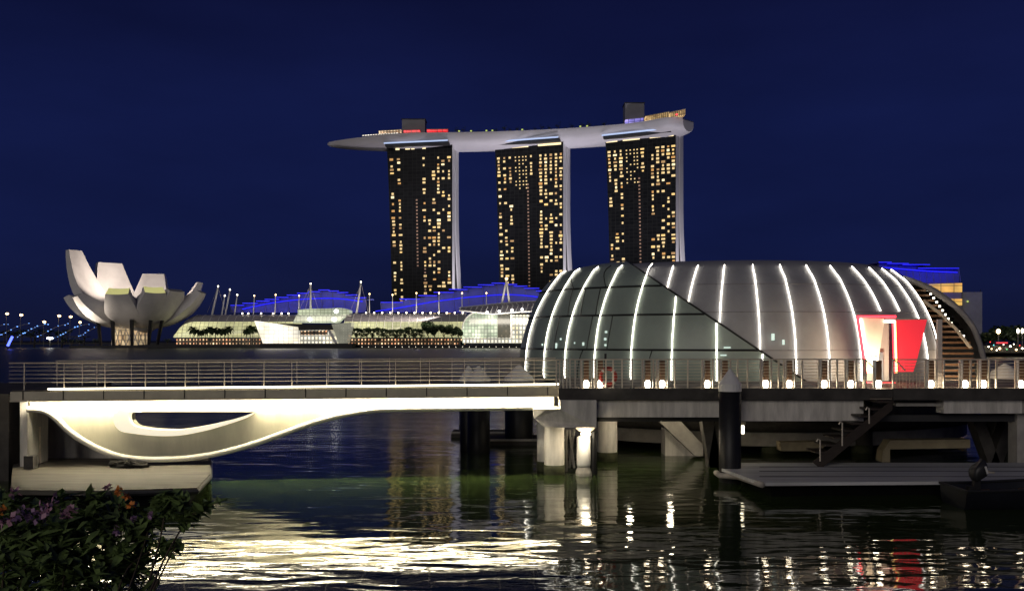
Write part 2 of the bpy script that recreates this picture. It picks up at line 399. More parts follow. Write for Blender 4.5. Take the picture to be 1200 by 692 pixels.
for k in range(6):
    me = bpy.data.meshes.new('lit_window'); me.from_pydata([(-1.5, 0, -1.2), (1.5, 0, -1.2), (1.5, 0, 1.2), (-1.5, 0, 1.2)], [], [(0, 1, 2, 3)])
    me.materials.append(M['win'][k]); win_meshes.append(me)
T1 = make_tower(453, 530, 890, 12, 11, 'left hotel tower with a dark glass face and a cantilevered deck end above', False)
T2 = make_tower(579.5, 660, 875, 20, 5, 'middle hotel tower with scattered amber windows between its two twins', True)
T3 = make_tower(709, 792, 838, 27, 23, 'right hotel tower rising behind the white ribbed dome', True)

# ------------------------------------------------------------------ rooftop deck
def roof_deck():
    ztop = 200.0
    tip = P(384, 0, 935); end = P(806.5, 0, 832)
    mid = [T1[0] - T1[1] * 36, T1[0], (T1[0] + T2[0]) / 2 + Vector((0, 2, 0)), T2[0], (T2[0] + T3[0]) / 2 + Vector((1, 4, 0)), T3[0]]
    path = smooth_curve([(p.x, p.y) for p in [tip] + mid + [end]], 10)
    root = thing('rooftop_deck', 'long ship shaped rooftop deck laid across the three hotel towers', 'roof deck', (T2[0].x, T2[0].y, ztop))
    L = [0]
    for a, b in zip(path, path[1:]): L.append(L[-1] + float(np.hypot(*(b - a))))
    rows = []; top = []
    for i, p in enumerate(path):
        a = path[max(i - 1, 0)]; b = path[min(i + 1, len(path) - 1)]; t = (b - a) / np.hypot(*(b - a)); nrm = np.array((t[1], -t[0]))
        s = L[i]; r = L[-1] - s
        w = 19.5 * min(1, (s / 85) ** 0.5) * min(1, (max(r, 0.0) / 14) ** 0.5 * 0.55 + 0.45); d = 12.5 * min(1, (s / 95) ** 0.55) * min(1, 0.75 + 0.25 * (r / 20)); w = max(w, 0.2); d = max(d, 0.3)
        row = []
        for k in range(13):
            ph = pi * k / 12
            row.append((p[0] + nrm[0] * w * cos(ph), p[1] + nrm[1] * w * cos(ph), ztop - d * sin(ph) ** 0.75 - 0.6))
        rows.append(row); top.append(row)
    h = MB(); h.grid(rows); h.add(rows[-1], [tuple(range(13))])
    h.build('hull', M['hullskin'], root, True)
    d = MB(); d.grid([[ (r[0][0], r[0][1], ztop), (r[-1][0], r[-1][1], ztop)] for r in rows]); d.build('deck_floor', M['far_concrete'], root)
    e = MB()
    for kk in (0, -1):
        e.grid([[(r[kk][0], r[kk][1], ztop - 0.65), (r[kk][0], r[kk][1], ztop + 1.1)] for r in rows])
    e.build('parapet', M['hullskin'], root)
    return root, path
M['hullskin'] = surf('hull_cladding', (0.60, 0.58, 0.60), 0.5, 0.05, 0.05)
DECK, DPATH = roof_deck()
def on_deck(px, back=0.0):
    """point on the roof deck seen at photo column px, front edge + back metres"""
    best = min(DPATH, key=lambda p: abs(PX0 + p[0] * F / p[1] - px))
    Y = best[1] - 15 + back
    return Vector((X(px, Y), Y, 200.0))
def rooftop_box(px0, px1, y0, label, back, cladding):
    p = on_deck((px0 + px1) / 2, back); Y = p.y
    root = thing('rooftop_plant_room', label, 'plant room', (p.x, Y, 200)); z1 = Z(y0, Y)
    b = MB(); b.span((X(px0, Y), Y, 200.02), (X(px1, Y), Y + 16, z1)); b.build('wall', cladding, root)
    b = MB(); b.span((X(px0, Y) - 0.6, Y - 0.6, z1 + 0.02), (X(px1, Y) + 0.6, Y + 16.6, z1 + 0.7)); b.build('roof', M['far_dark'], root)
    return root
rooftop_box(471, 498, 140, 'grey boxy plant room above the left hotel tower', 12, M['roof_grey'])
rooftop_box(732.5, 755, 121, 'grey boxy plant room above the right hotel tower', 12, M['roof_grey'])
def rooftop_bar(px0, px1, mat, label, cat, name, h=2.2, z0=0.0, dpt=5, back=2, roof=True):
    a, b_ = on_deck(px0, back), on_deck(px1, back)
    root = thing(name, label, cat, ((a.x + b_.x) / 2, (a.y + b_.y) / 2, 200)); n = 6
    m1 = MB(); m2 = MB()
    for i in range(n):
        p = a.lerp(b_, i / n); q = a.lerp(b_, (i + 1) / n); z = 200.05 + z0
        m1.prism([p + Vector((0, 0, z - 200)), q + Vector((0, 0, z - 200)), q + Vector((0, 0, z - 200 + h)), p + Vector((0, 0, z - 200 + h))], (0, dpt, 0))
        zz = z - 200 + h + 0.05
        m2.prism([p + Vector((-0.3, -1, zz)), q + Vector((0.3, -1, zz)), q + Vector((0.3, -1, zz + 0.5)), p + Vector((-0.3, -1, zz + 0.5))], (0, dpt + 1.5, 0))
    m1.build('glazed_front', mat, root)
    if roof: m2.build('roof', M['roof_grey'], root)
    return root
lit1 = lit_glass('bar_lights', (1, 0.72, 0.45), (0.6, 0.3, 0.15), 1.6, 3.0, 1.6, 0.3, 0.05)
lit2 = lit_glass('gold_lights', (1, 0.66, 0.28), (0.45, 0.25, 0.1), 1.3, 1.6, 1.1, 0.3, 0.1)
lit3 = lit_glass('violet_lights', (0.35, 0.3, 1.0), (0.5, 0.4, 0.9), 0.9, 5, 3.0, 0.1, 0.3)
lit4 = lit_glass('red_lights', (1, 0.02, 0.03), (0.7, 0.02, 0.03), 1.2, 5, 3.0, 0.1, 0.3)
rooftop_bar(444, 470, lit1, 'warm lit rooftop bar on the left end of the roof deck', 'bar', 'rooftop_bar', 1.8, 4.0)
rooftop_bar(424, 467, lit_glass('deck_dots', (1, 0.92, 0.8), (0.7, 0.6, 0.5), 1.6, 2.6, 1.4, 0.3, 0.02), 'row of pale deck lights below the warm rooftop bar', 'deck lights', 'deck_light_row', 1.3, 1.4, 0.6, -3.0, False)
rooftop_bar(473, 492, lit4, 'short red lit bar in front of the left plant room', 'bar', 'red_bar', 2.2, 3.0)
rooftop_bar(500, 525, lit4, 'long red lit awning right of the left plant room', 'awning', 'red_awning', 1.6, 3.6)
rooftop_bar(733, 754, lit3, 'violet lit lounge below the right plant room', 'lounge', 'violet_lounge', 4.0, 1.3, 5, -1)
rooftop_bar(756.5, 784, lit2, 'gold lit rooftop restaurant right of the violet lounge', 'restaurant', 'rooftop_restaurant', 5.0, 1.4, 8, -2)
rooftop_bar(785, 803, lit2, 'gold lit terrace at the right end of the roof deck', 'terrace', 'rooftop_terrace', 4.6, 1.4, 8, -1)
def beacon(px, dz, label, back=-4):
    p = on_deck(px, back); root = thing('aircraft_beacon', label, 'beacon', (p.x, p.y, 200))
    m = MB(); m.tube([(p.x, p.y, 200), (p.x, p.y, 200 + dz)], 0.12, 5); m.build('pole', M['far_dark'], root)
    m = MB(); m.lathe([(0.1, 0), (0.8, 0.4), (0.8, 1.1), (0.1, 1.5)], (p.x, p.y, 200 + dz), 8); m.build('lamp', M['red_led'], root)
beacon(390, 0.3, 'small red beacon on the pointed left tip of the deck', 12); beacon(793, 1.2, 'small red beacon near the right end of the roof deck', -5)

def leaf_cloud(m, c, r, n, s, rnd, squash=1.0):
    for _ in range(n):
        while True:
            v = Vector((rnd.uniform(-1, 1), rnd.uniform(-1, 1), rnd.uniform(-1, 1)))
            if 0.15 < v.length < 1: break
        v = v * (0.75 + 0.25 * rnd.random()); p = Vector(c) + Vector((v.x * r, v.y * r, v.z * r * squash))
        a = Vector((rnd.uniform(-1, 1), rnd.uniform(-1, 1), rnd.uniform(-0.6, 0.6))).normalized() * s * rnd.uniform(0.6, 1.3)
        b = a.cross(Vector((rnd.uniform(-1, 1), rnd.uniform(-1, 1), rnd.uniform(-1, 1)))).normalized() * s * rnd.uniform(0.35, 0.6)
        m.quad(p - a, p + b, p + a, p - b)
def tree_at(loc, h, r, label, seed, group=None, name='tree', mat=None, n=170):
    rnd = random.Random(seed); root = thing(name, label, 'tree', loc, group); x, y, z = loc
    t = MB(); t.tube([(x, y, z), (x + 0.1 * r, y, z + h * 0.35), (x - 0.05 * r, y, z + h * 0.62)], [0.06 * r + 0.1, 0.05 * r + 0.06, 0.03 * r], 6)
    for k in range(4):
        a = 2 * pi * k / 4 + rnd.random(); t.tube([(x, y, z + h * 0.4), (x + cos(a) * r * 0.6, y + sin(a) * r * 0.6, z + h * 0.7)], [0.035 * r, 0.015 * r], 5)
    t.build('trunk', M['bark'], root)
    c = MB()
    for k in range(7):
        a = 2 * pi * k / 7 + rnd.random(); q = rnd.uniform(0.25, 0.62) * r
        leaf_cloud(c, (x + cos(a) * q, y + sin(a) * q, z + h * rnd.uniform(0.55, 0.85)), r * rnd.uniform(0.4, 0.6), n // 7, r * 0.16, rnd, 0.8)
    c.build('crown', mat or M['leaf_dark'], root); return root
p0 = on_deck(535); rt = tree_at((p0.x, p0.y + 4, 200), 8.5, 3.0, 'first small tree from the left on the roof deck', 3, 'small trees along the roof deck', 'rooftop_tree', n=70)
for i in range(1, 21):
    px = 535 + i * 9.1; p = on_deck(px + random.uniform(-2, 2), random.uniform(1, 7))
    place_copy(rt, p, ORD[i] + ' small tree from the left on the roof deck', random.uniform(0.6, 1.15), random.uniform(0, 6))
for i, px in enumerate((538, 552, 570, 577, 612, 680, 688)):
    p = on_deck(px, 0); root = thing('garden_lamp', ORD[i] + ' low greenish garden lamp from the left among rooftop trees', 'lamp', p, 'garden lamps among the rooftop trees')
    m = MB(); m.tube([p, p + Vector((0, 0, 2.6))], 0.1, 5); m.build('post', M['far_dark'], root)
    m = MB(); m.lathe([(0.2, 2.4), (0.9, 2.7), (0.9, 3.4), (0.2, 3.7)], p, 8); m.build('lamp_head', M['green_lamp'] if 'green_lamp' in M else M.setdefault('green_lamp', glow('green_lamp', (0.75, 0.9, 0.2), 0.7)), root)

for i, (tx, Y, tz, px) in enumerate(((430, 905, 188, 470), (560, 880, 190, 560), (690, 860, 190, 690))):
    src = P(px, 0, 700); src.z = 4
    fl = thing('floodlight', ('left', 'middle', 'right')[i] + ' ground floodlight washing the hull of the roof deck', 'floodlight', (src.x, 700, 1.7), 'ground floodlights below the hotel')
    m = MB(); m.span((src.x - 0.8, 699.3, 1.72), (src.x + 0.8, 700.7, 2.6)); m.build('housing', M['far_dark'], fl)
    spot('floodlight_beam', (src.x, 700, 3.2), P(tx + 30, 170, Y), 560000, radians(62), (0.88, 0.86, 1.0), 0.8, 2.0)
for i, t in enumerate((T1, T2, T3)):
    c, d, Wd = t; q = c + d * (Wd / 2 + 45) + Vector((-d.y * 0 - 0, 0, 0)) + Vector((d.y, -d.x, 0)) * 25
    fl = thing('floodlight', ORD[i] + ' side floodlight from the left washing a white tower end wall', 'floodlight', (q.x, q.y, 1.7), 'side floodlights beside the towers')
    m = MB(); m.span((q.x - 0.8, q.y - 0.7, 1.72), (q.x + 0.8, q.y + 0.7, 2.6)); m.build('housing', M['far_dark'], fl)
    spot('floodlight_beam', (q.x, q.y, 3.2), (c.x + d.x * Wd / 2, c.y + d.y * Wd / 2, 130), 420000, radians(70), (0.95, 0.88, 1.0), 0.9, 1.0)

# ------------------------------------------------------------------ lotus shaped museum
def museum():
    Y0 = 665.0; U = Y0 / F; c = P(160, 0, Y0); zb = 13.5
    root = thing('lotus_museum', 'white lotus shaped museum with curved petals standing on dark legs', 'museum', (c.x, Y0, 1.7))
    # (azimuth from the viewer, + to the right, tip radius, tip photo row, width at tip, width mid)
    pet = [(3, 38, 344, 15, 23), (40, 38, 342.5, 14, 23), (64, 39, 341, 13, 23), (-50, 41, 347, 12, 23), (-88, 49, 349, 9, 19), (92, 47, 343, 13, 24),
           (-112, 60, 294, 13, 25), (-140, 62, 309, 19, 30), (-172, 52, 322, 17, 28), (118, 44, 332, 14, 25)]
    for az, r1, yt, wt, wm in pet:
        a = radians(az); ux, uy = sin(a), -cos(a); vx, vy = -uy, ux
        Yt = Y0 + uy * r1; z1 = Z(yt, Yt); tall = z1 > 44
        rows_o, rows_i = [], []; N = 14; last = None
        for i in range(N + 1):
            t = i / N
            ang = t * (1.28 if tall else 1.12)
            amax = 1.28 if tall else 1.12
            r = 4 + (r1 - 4) * sin(ang) / sin(amax); z = zb + (z1 - zb) * (1 - cos(ang)) / (1 - cos(amax))
            w = (4 + (wm - 4) * min(1, t / 0.62) ** 1.0) if t < 0.62 else wm + (wt - wm) * ((t - 0.62) / 0.38) ** 1.3
            th = 1.2 + (9.0 if not tall else 5.0) * sin(pi * min(1, t * 0.93)) ** 0.8
            tr, tz = cos(ang) * (r1 - 4) / sin(amax), sin(ang) * (z1 - zb) / (1 - cos(amax)); q = math.hypot(tr, tz) or 1; tr /= q; tz /= q
            nr, nz = tz, -tr                                     # outward / downward normal
            row = []
            for k in range(9):
                s = -1 + k / 4; bulge = 0.10 * w * (1 - s * s)
                row.append((c.x + ux * (r + nr * bulge) + vx * s * w / 2, Y0 + uy * (r + nr * bulge) + vy * s * w / 2, z + nz * bulge))
            ri = []
            for k in range(9):
                s = -1 + k / 4; ww = w * 0.92
                ri.append((c.x + ux * (r - nr * th) + vx * s * ww / 2, Y0 + uy * (r - nr * th) + vy * s * ww / 2, z - nz * th))
            if i == N and az in (3, 40): ri = [(q[0] - ux * 1.0, q[1] - uy * 1.0, rows_o_z + 4.2) for q, rows_o_z in zip(ri, [p_[2] for p_ in row])]
            rows_o.append(row); rows_i.append(ri)
        m_ = MB(); m_.grid(rows_o); m_.grid(rows_i, True)
        m_.grid([[o[0], i_[0]] for o, i_ in zip(rows_o, rows_i)]); m_.grid([[i_[-1], o[-1]] for o, i_ in zip(rows_o, rows_i)])
        pt = m_.build('petal', M['petal'], root, True)
        o, i_ = rows_o[-1], rows_i[-1]
        s_ = MB(); s_.add(o + i_[::-1], [tuple(range(18))])
        s_.build('skylight', M['skylight'] if az in (3, 40) else M['far_concrete'], pt)
    core = MB(); core.lathe([(9, -3), (13, 0), (12, 5), (5, 8)], (c.x, Y0, zb), 20); core.build('core', M['petal'], root, True)
    for px, dy, px2 in ((118, -10, 115), (133, -22, 132), (154.5, -26, 154.5), (174, -24, 177), (184, -12, 190)):
        Yl = Y0 + dy; l_ = MB(); l_.tube([(X(px, Yl), Yl, 1.7), (X(px2, Yl), Yl, 19)], [1.1, 1.5], 8); l_.build('leg', M['black_steel'], root)
    g = MB(); g.lathe([(11.5, 1.72), (11.5, 13)], (c.x - 4, Y0 - 2, 0), 18); g.build('glass_lobby', M['lobby'], root)
    x = MB()
    for k in range(9):
        a0 = -pi + k * pi / 9; a1 = a0 + pi / 9; R = 11.8
        p, q = (c.x - 4 + R * cos(a0), Y0 - 2 + R * sin(a0)), (c.x - 4 + R * cos(a1), Y0 - 2 + R * sin(a1))
        x.tube([(p[0], p[1], 1.8), (q[0], q[1], 12.8)], 0.3, 5); x.tube([(q[0], q[1], 1.8), (p[0], p[1], 12.8)], 0.3, 5)
    x.build('lattice', M['white_paint'], root)
    # floodlights at the foot and inside the bowl
    for i, (px, Yf, tgt, pw, ang, nm) in enumerate(((60, 640, (112, 352, 640), 110000, 50, 'left'), (140, 618, (140, 365, 640), 3000, 80, 'front'))):
        q = P(px, 0, Yf); q.z = 1.72
        f_ = thing('floodlight', nm + ' floodlight at the water edge aimed at the lotus museum', 'floodlight', q, 'museum floodlights')
        b = MB(); b.span((q.x - 0.6, Yf - 0.5, 1.72), (q.x + 0.6, Yf + 0.5, 2.5)); b.build('housing', M['far_dark'], f_)
        spot('floodlight_beam', (q.x, Yf, 3), P(*tgt), pw, radians(ang), (1, 0.85, 0.7), 0.7, 0.6)
    for dx, tgt, pw in ((-6, (95, 310, 700), 90000), (-2, (128, 318, 705), 80000), (4, (172, 330, 705), 60000), (10, (218, 338, 690), 60000)):
        spot('bowl_uplight', (c.x + dx, Y0 - 4, 36), P(*tgt), pw * 1.6, radians(55), (1, 0.84, 0.72), 0.7, 1.0)
M['skylight'] = glow('skylight_glow', (0.75, 0.72, 0.28), 0.62)
M['lobby'] = lit_glass('lobby_glass', (1.0, 0.74, 0.42), (0.8, 0.5, 0.25), 0.7, 2.5, 3.5, 0.12, 0.3)
museum()

# ------------------------------------------------------------------ helix footbridge with blue lights, far left
def helix():
    Y0 = 690.0; U = Y0 / F
    x0, x1 = X(-30, Y0), X(104, Y0); zc = Z(387.5, Y0); R = 5.2
    root = thing('helix_bridge', 'distant helix footbridge strung with blue lights left of the museum', 'bridge', ((x0 + x1) / 2, Y0, 0))
    d = MB(); d.span((x0, Y0 - 3, zc - 4.6), (x1, Y0 + 3, zc - 3.9)); d.build('deck', M['far_dark'], root)
    n = 0; pitch = 23.5 * U
    for sgn, mat in ((1, M['blue_led']), (-1, M['blue_led'])):
        if sgn < 0: continue
        k = 0; x = x0
        while x < x1:
            m = MB(); s_ = MB(); pts = []
            for i in range(25):
                a = radians(-78 + 156 * i / 24); xx = x + pitch * i / 24 * 1.75
                pts.append((xx, Y0 - R * cos(a), zc + R * sin(a)))
            s_.tube(pts, 0.16, 5); st = s_.build('helix_strand', M['steel'], root)
            for i in range(0, 25, 2):
                p = pts[i]; q_ = random.uniform(0.3, 0.85)
                if random.random() < 0.72: m.box((p[0] + random.uniform(-.5, .5), p[1] - 0.4, p[2] + random.uniform(-.5, .5)), (q_, 0.5, q_ * 0.8))
            m.build('blue_lights', mat, st); x += pitch
    for px in (10, 40, 72, 98):
        q = MB(); q.tube([(X(px, Y0), Y0, -1), (X(px + 1, Y0), Y0, zc - 4.6)], 0.7, 6); q.build('pier', M['far_dark'], root)
helix()

def lamp_post(name, px, py, Y, zbase, label, group, mat, r=0.55, arm=0.0):
    top = P(px, py, Y); root = thing(name, label, 'street lamp', (top.x, Y, zbase), group)
    m = MB(); m.tube([(top.x, Y, zbase), (top.x, Y, top.z), (top.x + arm, Y, top.z + 0.2)], 0.14, 6); m.build('pole', M['far_concrete'], root)
    m = MB(); m.lathe([(0.15, 0.9), (r, 0.55), (r, -0.3), (0.15, -0.7)][::-1], (top.x + arm, Y, top.z - 0.4), 10); m.build('lamp_head', mat, root)
    return root
for i, (px, py) in enumerate(((7.5, 367), (24, 368.5), (51, 376.5), (68.5, 369.5), (82, 370.5), (93, 377))):
    lamp_post('street_lamp', px, py, 720 if i % 2 else 760, 0.4, ORD[i] + ' orange street lamp from the left above the blue helix bridge', 'street lamps behind the helix bridge', M['orange_lamp'], 1.15 if i < 5 else 0.9, 0.6)
lamp_post('flood_mast', 58.5, 395.5, 640, 0.3, 'very bright white floodlight low beside the helix bridge', None, M['white_lamp'], 1.9)
p = P(12, 399, 560); tube_ = thing('blue_light_pylon', 'slanted blue light tube standing in the water at far left', 'light', (p.x, 560, 0))
m = MB(); m.tube([P(9, 405, 560), P(14.5, 394, 560)], 0.75, 8); m.build('tube', M['blue_bright'] if 'blue_bright' in M else M.setdefault('blue_bright', glow('blue_bright', (0.08, 0.12, 1.0), 4)), tube_)
m = MB(); m.tube([(p.x - 1.5, 560, -0.5), P(9, 405, 560)], 0.3, 6); m.build('foot', M['far_dark'], tube_)
for i in range(9):
    px = -6 + i * 10.5
    tree_at((X(px, 1180), 1180, 1.8), 15 + 6 * random.random(), 8.5, ORD[i] + ' dark tree from the left on the distant shore behind the helix bridge', 40 + i, 'trees on the distant shore', n=120)
for i, px in enumerate((75, 84, 93, 112, 196)):
    tree_at((X(px, 632), 632, 1.72), 4.5 + 1.2 * random.random(), 3.2, ORD[i] + ' low dark shrub tree from the left at the museum waterfront', 60 + i, 'low trees before the museum', n=120)

# ------------------------------------------------------------------ mall halls along the far quay
M['mall_green'] = lit_glass('mall_vault_glass', (0.76, 0.72, 0.36), (0.55, 0.54, 0.28), 1.0, 3.0, 2.2, 0.10, 0.5, noise=0.35, nscale=0.03)
M['shop'] = lit_glass('shop_fronts', (1.0, 0.66, 0.36), (0.8, 0.3, 0.14), 1.2, 2.3, 2.6, 0.35, 0.03, noise=1.2, nscale=0.16)
M['crystal'] = lit_glass('crystal_glass', (1.0, 0.93, 0.78), (0.88, 0.76, 0.55), 1.25, 3.2, 2.4, 0.07, 0.5, noise=0.55, nscale=0.05)
M['crystal_dim'] = lit_glass('crystal_dim', (0.8, 0.78, 0.6), (0.3, 0.3, 0.25), 0.9, 1.7, 1.7, 0.45, 0.3, noise=0.3)
M['atrium'] = lit_glass('atrium_glass', (0.62, 0.68, 0.45), (0.5, 0.55, 0.38), 0.85, 2.6, 2.2, 0.1, 0.4, noise=0.5, nscale=0.06)
M['arch_glass'] = lit_glass('arch_glass', (0.85, 0.9, 0.66), (0.5, 0.62, 0.40), 0.95, 2.2, 2.4, 0.10, 0.35, noise=0.75, nscale=0.09)
M['white_front'] = lit_glass('white_front', (1.0, 0.95, 0.78), (0.8, 0.66, 0.4), 1.5, 2.4, 3.0, 0.22, 0.25, noise=0.5, nscale=0.1)
M['brown_front'] = lit_glass('brown_front', (0.55, 0.42, 0.25), (0.12, 0.10, 0.08), 0.42, 3.0, 3.4, 0.35, 0.35, noise=0.5, nscale=0.1)
M['shed'] = surf('roof_panels', (0.30, 0.29, 0.32), 0.45, 0.12, 0.1)
def hall(name, label, px0, px1, ytop, yeave, Y, endround=0.0):
    U = Y / F; x0, x1 = X(px0, Y), X(px1, Y); zt, ze = Z(ytop, Y), Z(yeave, Y); root = thing(name, label, 'mall hall', ((x0 + x1) / 2, Y, 1.7))
    n = 40; zb = Z(395, Y)
    def shrink(x): 
        if endround <= 0: return 1
        t = min(1, max(0.02, (x - x0) / endround)); return math.sqrt(1 - (1 - t) ** 2)
    def prof(a): return Y + 2 + 16 * (1 - cos(a)), sin(a)
    def rows(a0, a1, k=8):
        out = []
        for i in range(k + 1):
            a = a0 + (a1 - a0) * i / k; yy, h = prof(a)
            out.append([(x0 + (x1 - x0) * j / n, yy, zb + (zt - zb) * h * shrink(x0 + (x1 - x0) * j / n)) for j in range(n + 1)])
        return out
    am = math.asin(min(0.98, (ze - zb) / (zt - zb)))
    g = MB(); g.grid(rows(0.0, am)); g.build('vault_glass', M['mall_green'], root)
    r = MB(); r.grid(rows(am, pi / 2)); r.build('roof', M['shed'], root, True)
    rb = MB(); kk = max(6, int((px1 - px0) / 9.5))
    for j in range(kk + 1):
        x = x0 + (x1 - x0) * j / kk
        pts = [(x, prof(a)[0] - 0.25, zb + (zt - zb) * prof(a)[1] * shrink(x) + 0.15) for a in [am * 0 + i * pi / 2 / 10 for i in range(11)]]
        rb.tube(pts, 0.16, 4)
    rb.build('arch_ribs', M['white_paint'], root)
    s = MB(); s.span((x0 + 4, Y - 3.5, 1.74), (x1, Y + 2, zb - 0.9)); s.build('shop_front', M['shop'], root)
    c = MB(); c.span((x0 + 3, Y - 5, zb - 0.88), (x1, Y + 2.2, zb - 0.1)); c.build('canopy', M['far_concrete'], root)
    return root
hall('vaulted_mall_hall', 'green lit vaulted mall hall between the lotus museum and the white crystal pavilion', 202, 352, 368, 376.5, 655, 14)
hall('vaulted_mall_hall', 'long green lit vaulted mall hall behind the row of trees', 402, 545, 366.5, 376.5, 655)

def poly_house(root, name, mat, pts, Y, dpt):
    m = MB(); m.prism([P(px, py, Y) for px, py in pts], (0, dpt, 0)); return m.build(name, mat, root)
Yc = 612
cp = thing('crystal_pavilion', 'bright white slanted crystal pavilion standing in the water before the mall', 'pavilion', P(355, 404, Yc))
poly_house(cp, 'plinth', M['far_dark'], [(304, 402.3), (413, 402.3), (413, 409.3), (306, 409.3)], Yc, 20)
poly_house(cp, 'white_crystal', M['crystal'], [(298, 375.8), (349, 383.4), (351, 402), (308, 402)], Yc + 1, 14)
poly_house(cp, 'dark_roof', M['far_dark'], [(322, 378.8), (390, 380), (391, 386.4), (349.3, 386.8), (349.3, 383)], Yc + 2.5, 14)
poly_house(cp, 'shop_front', M['white_front'], [(351.5, 387), (388, 386.5), (396, 402), (351.5, 402)], Yc + 2, 10)
poly_house(cp, 'warm_band', M['shop'], [(352, 387.6), (384, 387), (384, 392), (352, 392)], Yc + 1.2, 0.5)
poly_house(cp, 'dotted_crystal', M['crystal_dim'], [(388.5, 379.5), (412, 377.5), (406, 402), (396.5, 402)], Yc + 1, 12)
poly_house(cp, 'corner_fin', M['white_paint'], [(384, 386.5), (387, 386.5), (395.5, 402), (392, 402)], Yc + 0.4, 0.5)
ap = thing('glass_atrium', 'green lit glass atrium box above the roof behind the crystal pavilion', 'atrium', P(380, 370, 668))
poly_house(ap, 'upper_glass', M['atrium'], smooth_curve([(349, 362.5), (365, 361.6), (385, 361.2), (400, 360.6), (409, 363)], 4) + [(409, 369), (349, 369)], 668, 14)
poly_house(ap, 'lower_glass', M['atrium'], [(347, 370), (404, 370), (396, 378), (343, 378)], 650, 8)
poly_house(ap, 'rim', M['white_paint'], [(346, 369.1), (411, 369.1), (411, 369.9), (346, 369.9)], 662, 10)
for px, py in ((363, 374), (391.5, 374), (394, 364.5)):
    b = MB(); q = P(px, py, 648 if py > 370 else 667.3); b.lathe([(0.2, -1.3), (1.4, -0.6), (1.4, 0.6), (0.2, 1.3)], q, 10); b.build('spotlight', M['white_lamp'], ap)

eh = thing('arched_mall_entrance', 'tall arched glass mall entrance right of the trees under a lattice canopy', 'mall entrance', P(575, 402, 640))
arch = [(542, 402)] + [(562 - 20.5 * cos(a), 386 - 21 * sin(a)) for a in [i * pi / 2 / 8 for i in range(9)]] + [(583, 366), (583, 402)]
poly_house(eh, 'arched_glass', M['arch_glass'], arch, 640, 10)
m = MB(); m.tube([P(x_, y_, 639.4) for x_, y_ in arch[1:-1]], 0.45, 6); m.build('arch_rim', M['white_paint'], eh)
poly_house(eh, 'brown_front', M['brown_front'], [(583.2, 367), (598, 367), (598, 402), (583.2, 402)], 641, 10)
poly_house(eh, 'white_glass_front', M['white_front'], [(598.2, 368.5), (660, 368.5), (660, 402), (598.2, 402)], 641, 10)
poly_house(eh, 'white_pier', M['white_paint'], [(598, 368), (600.3, 368), (600.3, 402), (598, 402)], 639.8, 1)
poly_house(eh, 'ground_shops', M['white_front'], [(543, 395.5), (660, 395.5), (660, 401.9), (543, 401.9)], 638.5, 1.2)
def canopy(px):
    t = (px - 538) / 120.0; return 360.5 - 8.5 * math.sin(min(1, t * 1.05) * pi / 2)
lat = MB()
top = [P(px, canopy(px), 650) for px in range(538, 664, 6)]; bot = [P(px, canopy(px) + 3 + 9.0 * min(1, (px - 538) / 40.0), 634) for px in range(538, 664, 6)]
lat.tube(top, 0.4, 5); lat.tube(bot, 0.45, 5)
for i in range(len(top)):
    lat.tube([top[i], (top[i] + bot[i]) / 2 + Vector((2, 0, 1.6)), bot[i]], 0.22, 4)
    if i + 2 < len(top): lat.tube([top[i], bot[i + 2]], 0.16, 4); lat.tube([bot[i], top[i + 2]], 0.16, 4)
lat.build('lattice_canopy', M['white_paint'], eh)
sk = MB(); sk.grid([[q + Vector((0, 0, -0.3)) for q in top], [(q + r_) / 2 + Vector((2, 0, 1.2)) for q, r_ in zip(top, bot)], [r_ + Vector((0, 0, -0.2)) for r_ in bot]]); sk.build('canopy_roof', M['shed'], eh, True)
for i, px in enumerate((571, 585, 600, 612)):
    b = MB(); b.lathe([(0.1, -0.7), (0.8, -0.3), (0.8, 0.3), (0.1, 0.7)], P(px, canopy(px) + 9, 633), 8); b.build('canopy_lamp', M['white_lamp'], eh)
area('canopy_wash', P(600, 375, 622), P(600, 355, 650), 14000, 60, 4, (1, 0.9, 0.75))
area('quay_wash', P(470, 380, 630), P(470, 372, 668), 1500, 70, 3, (1, 0.9, 0.7))

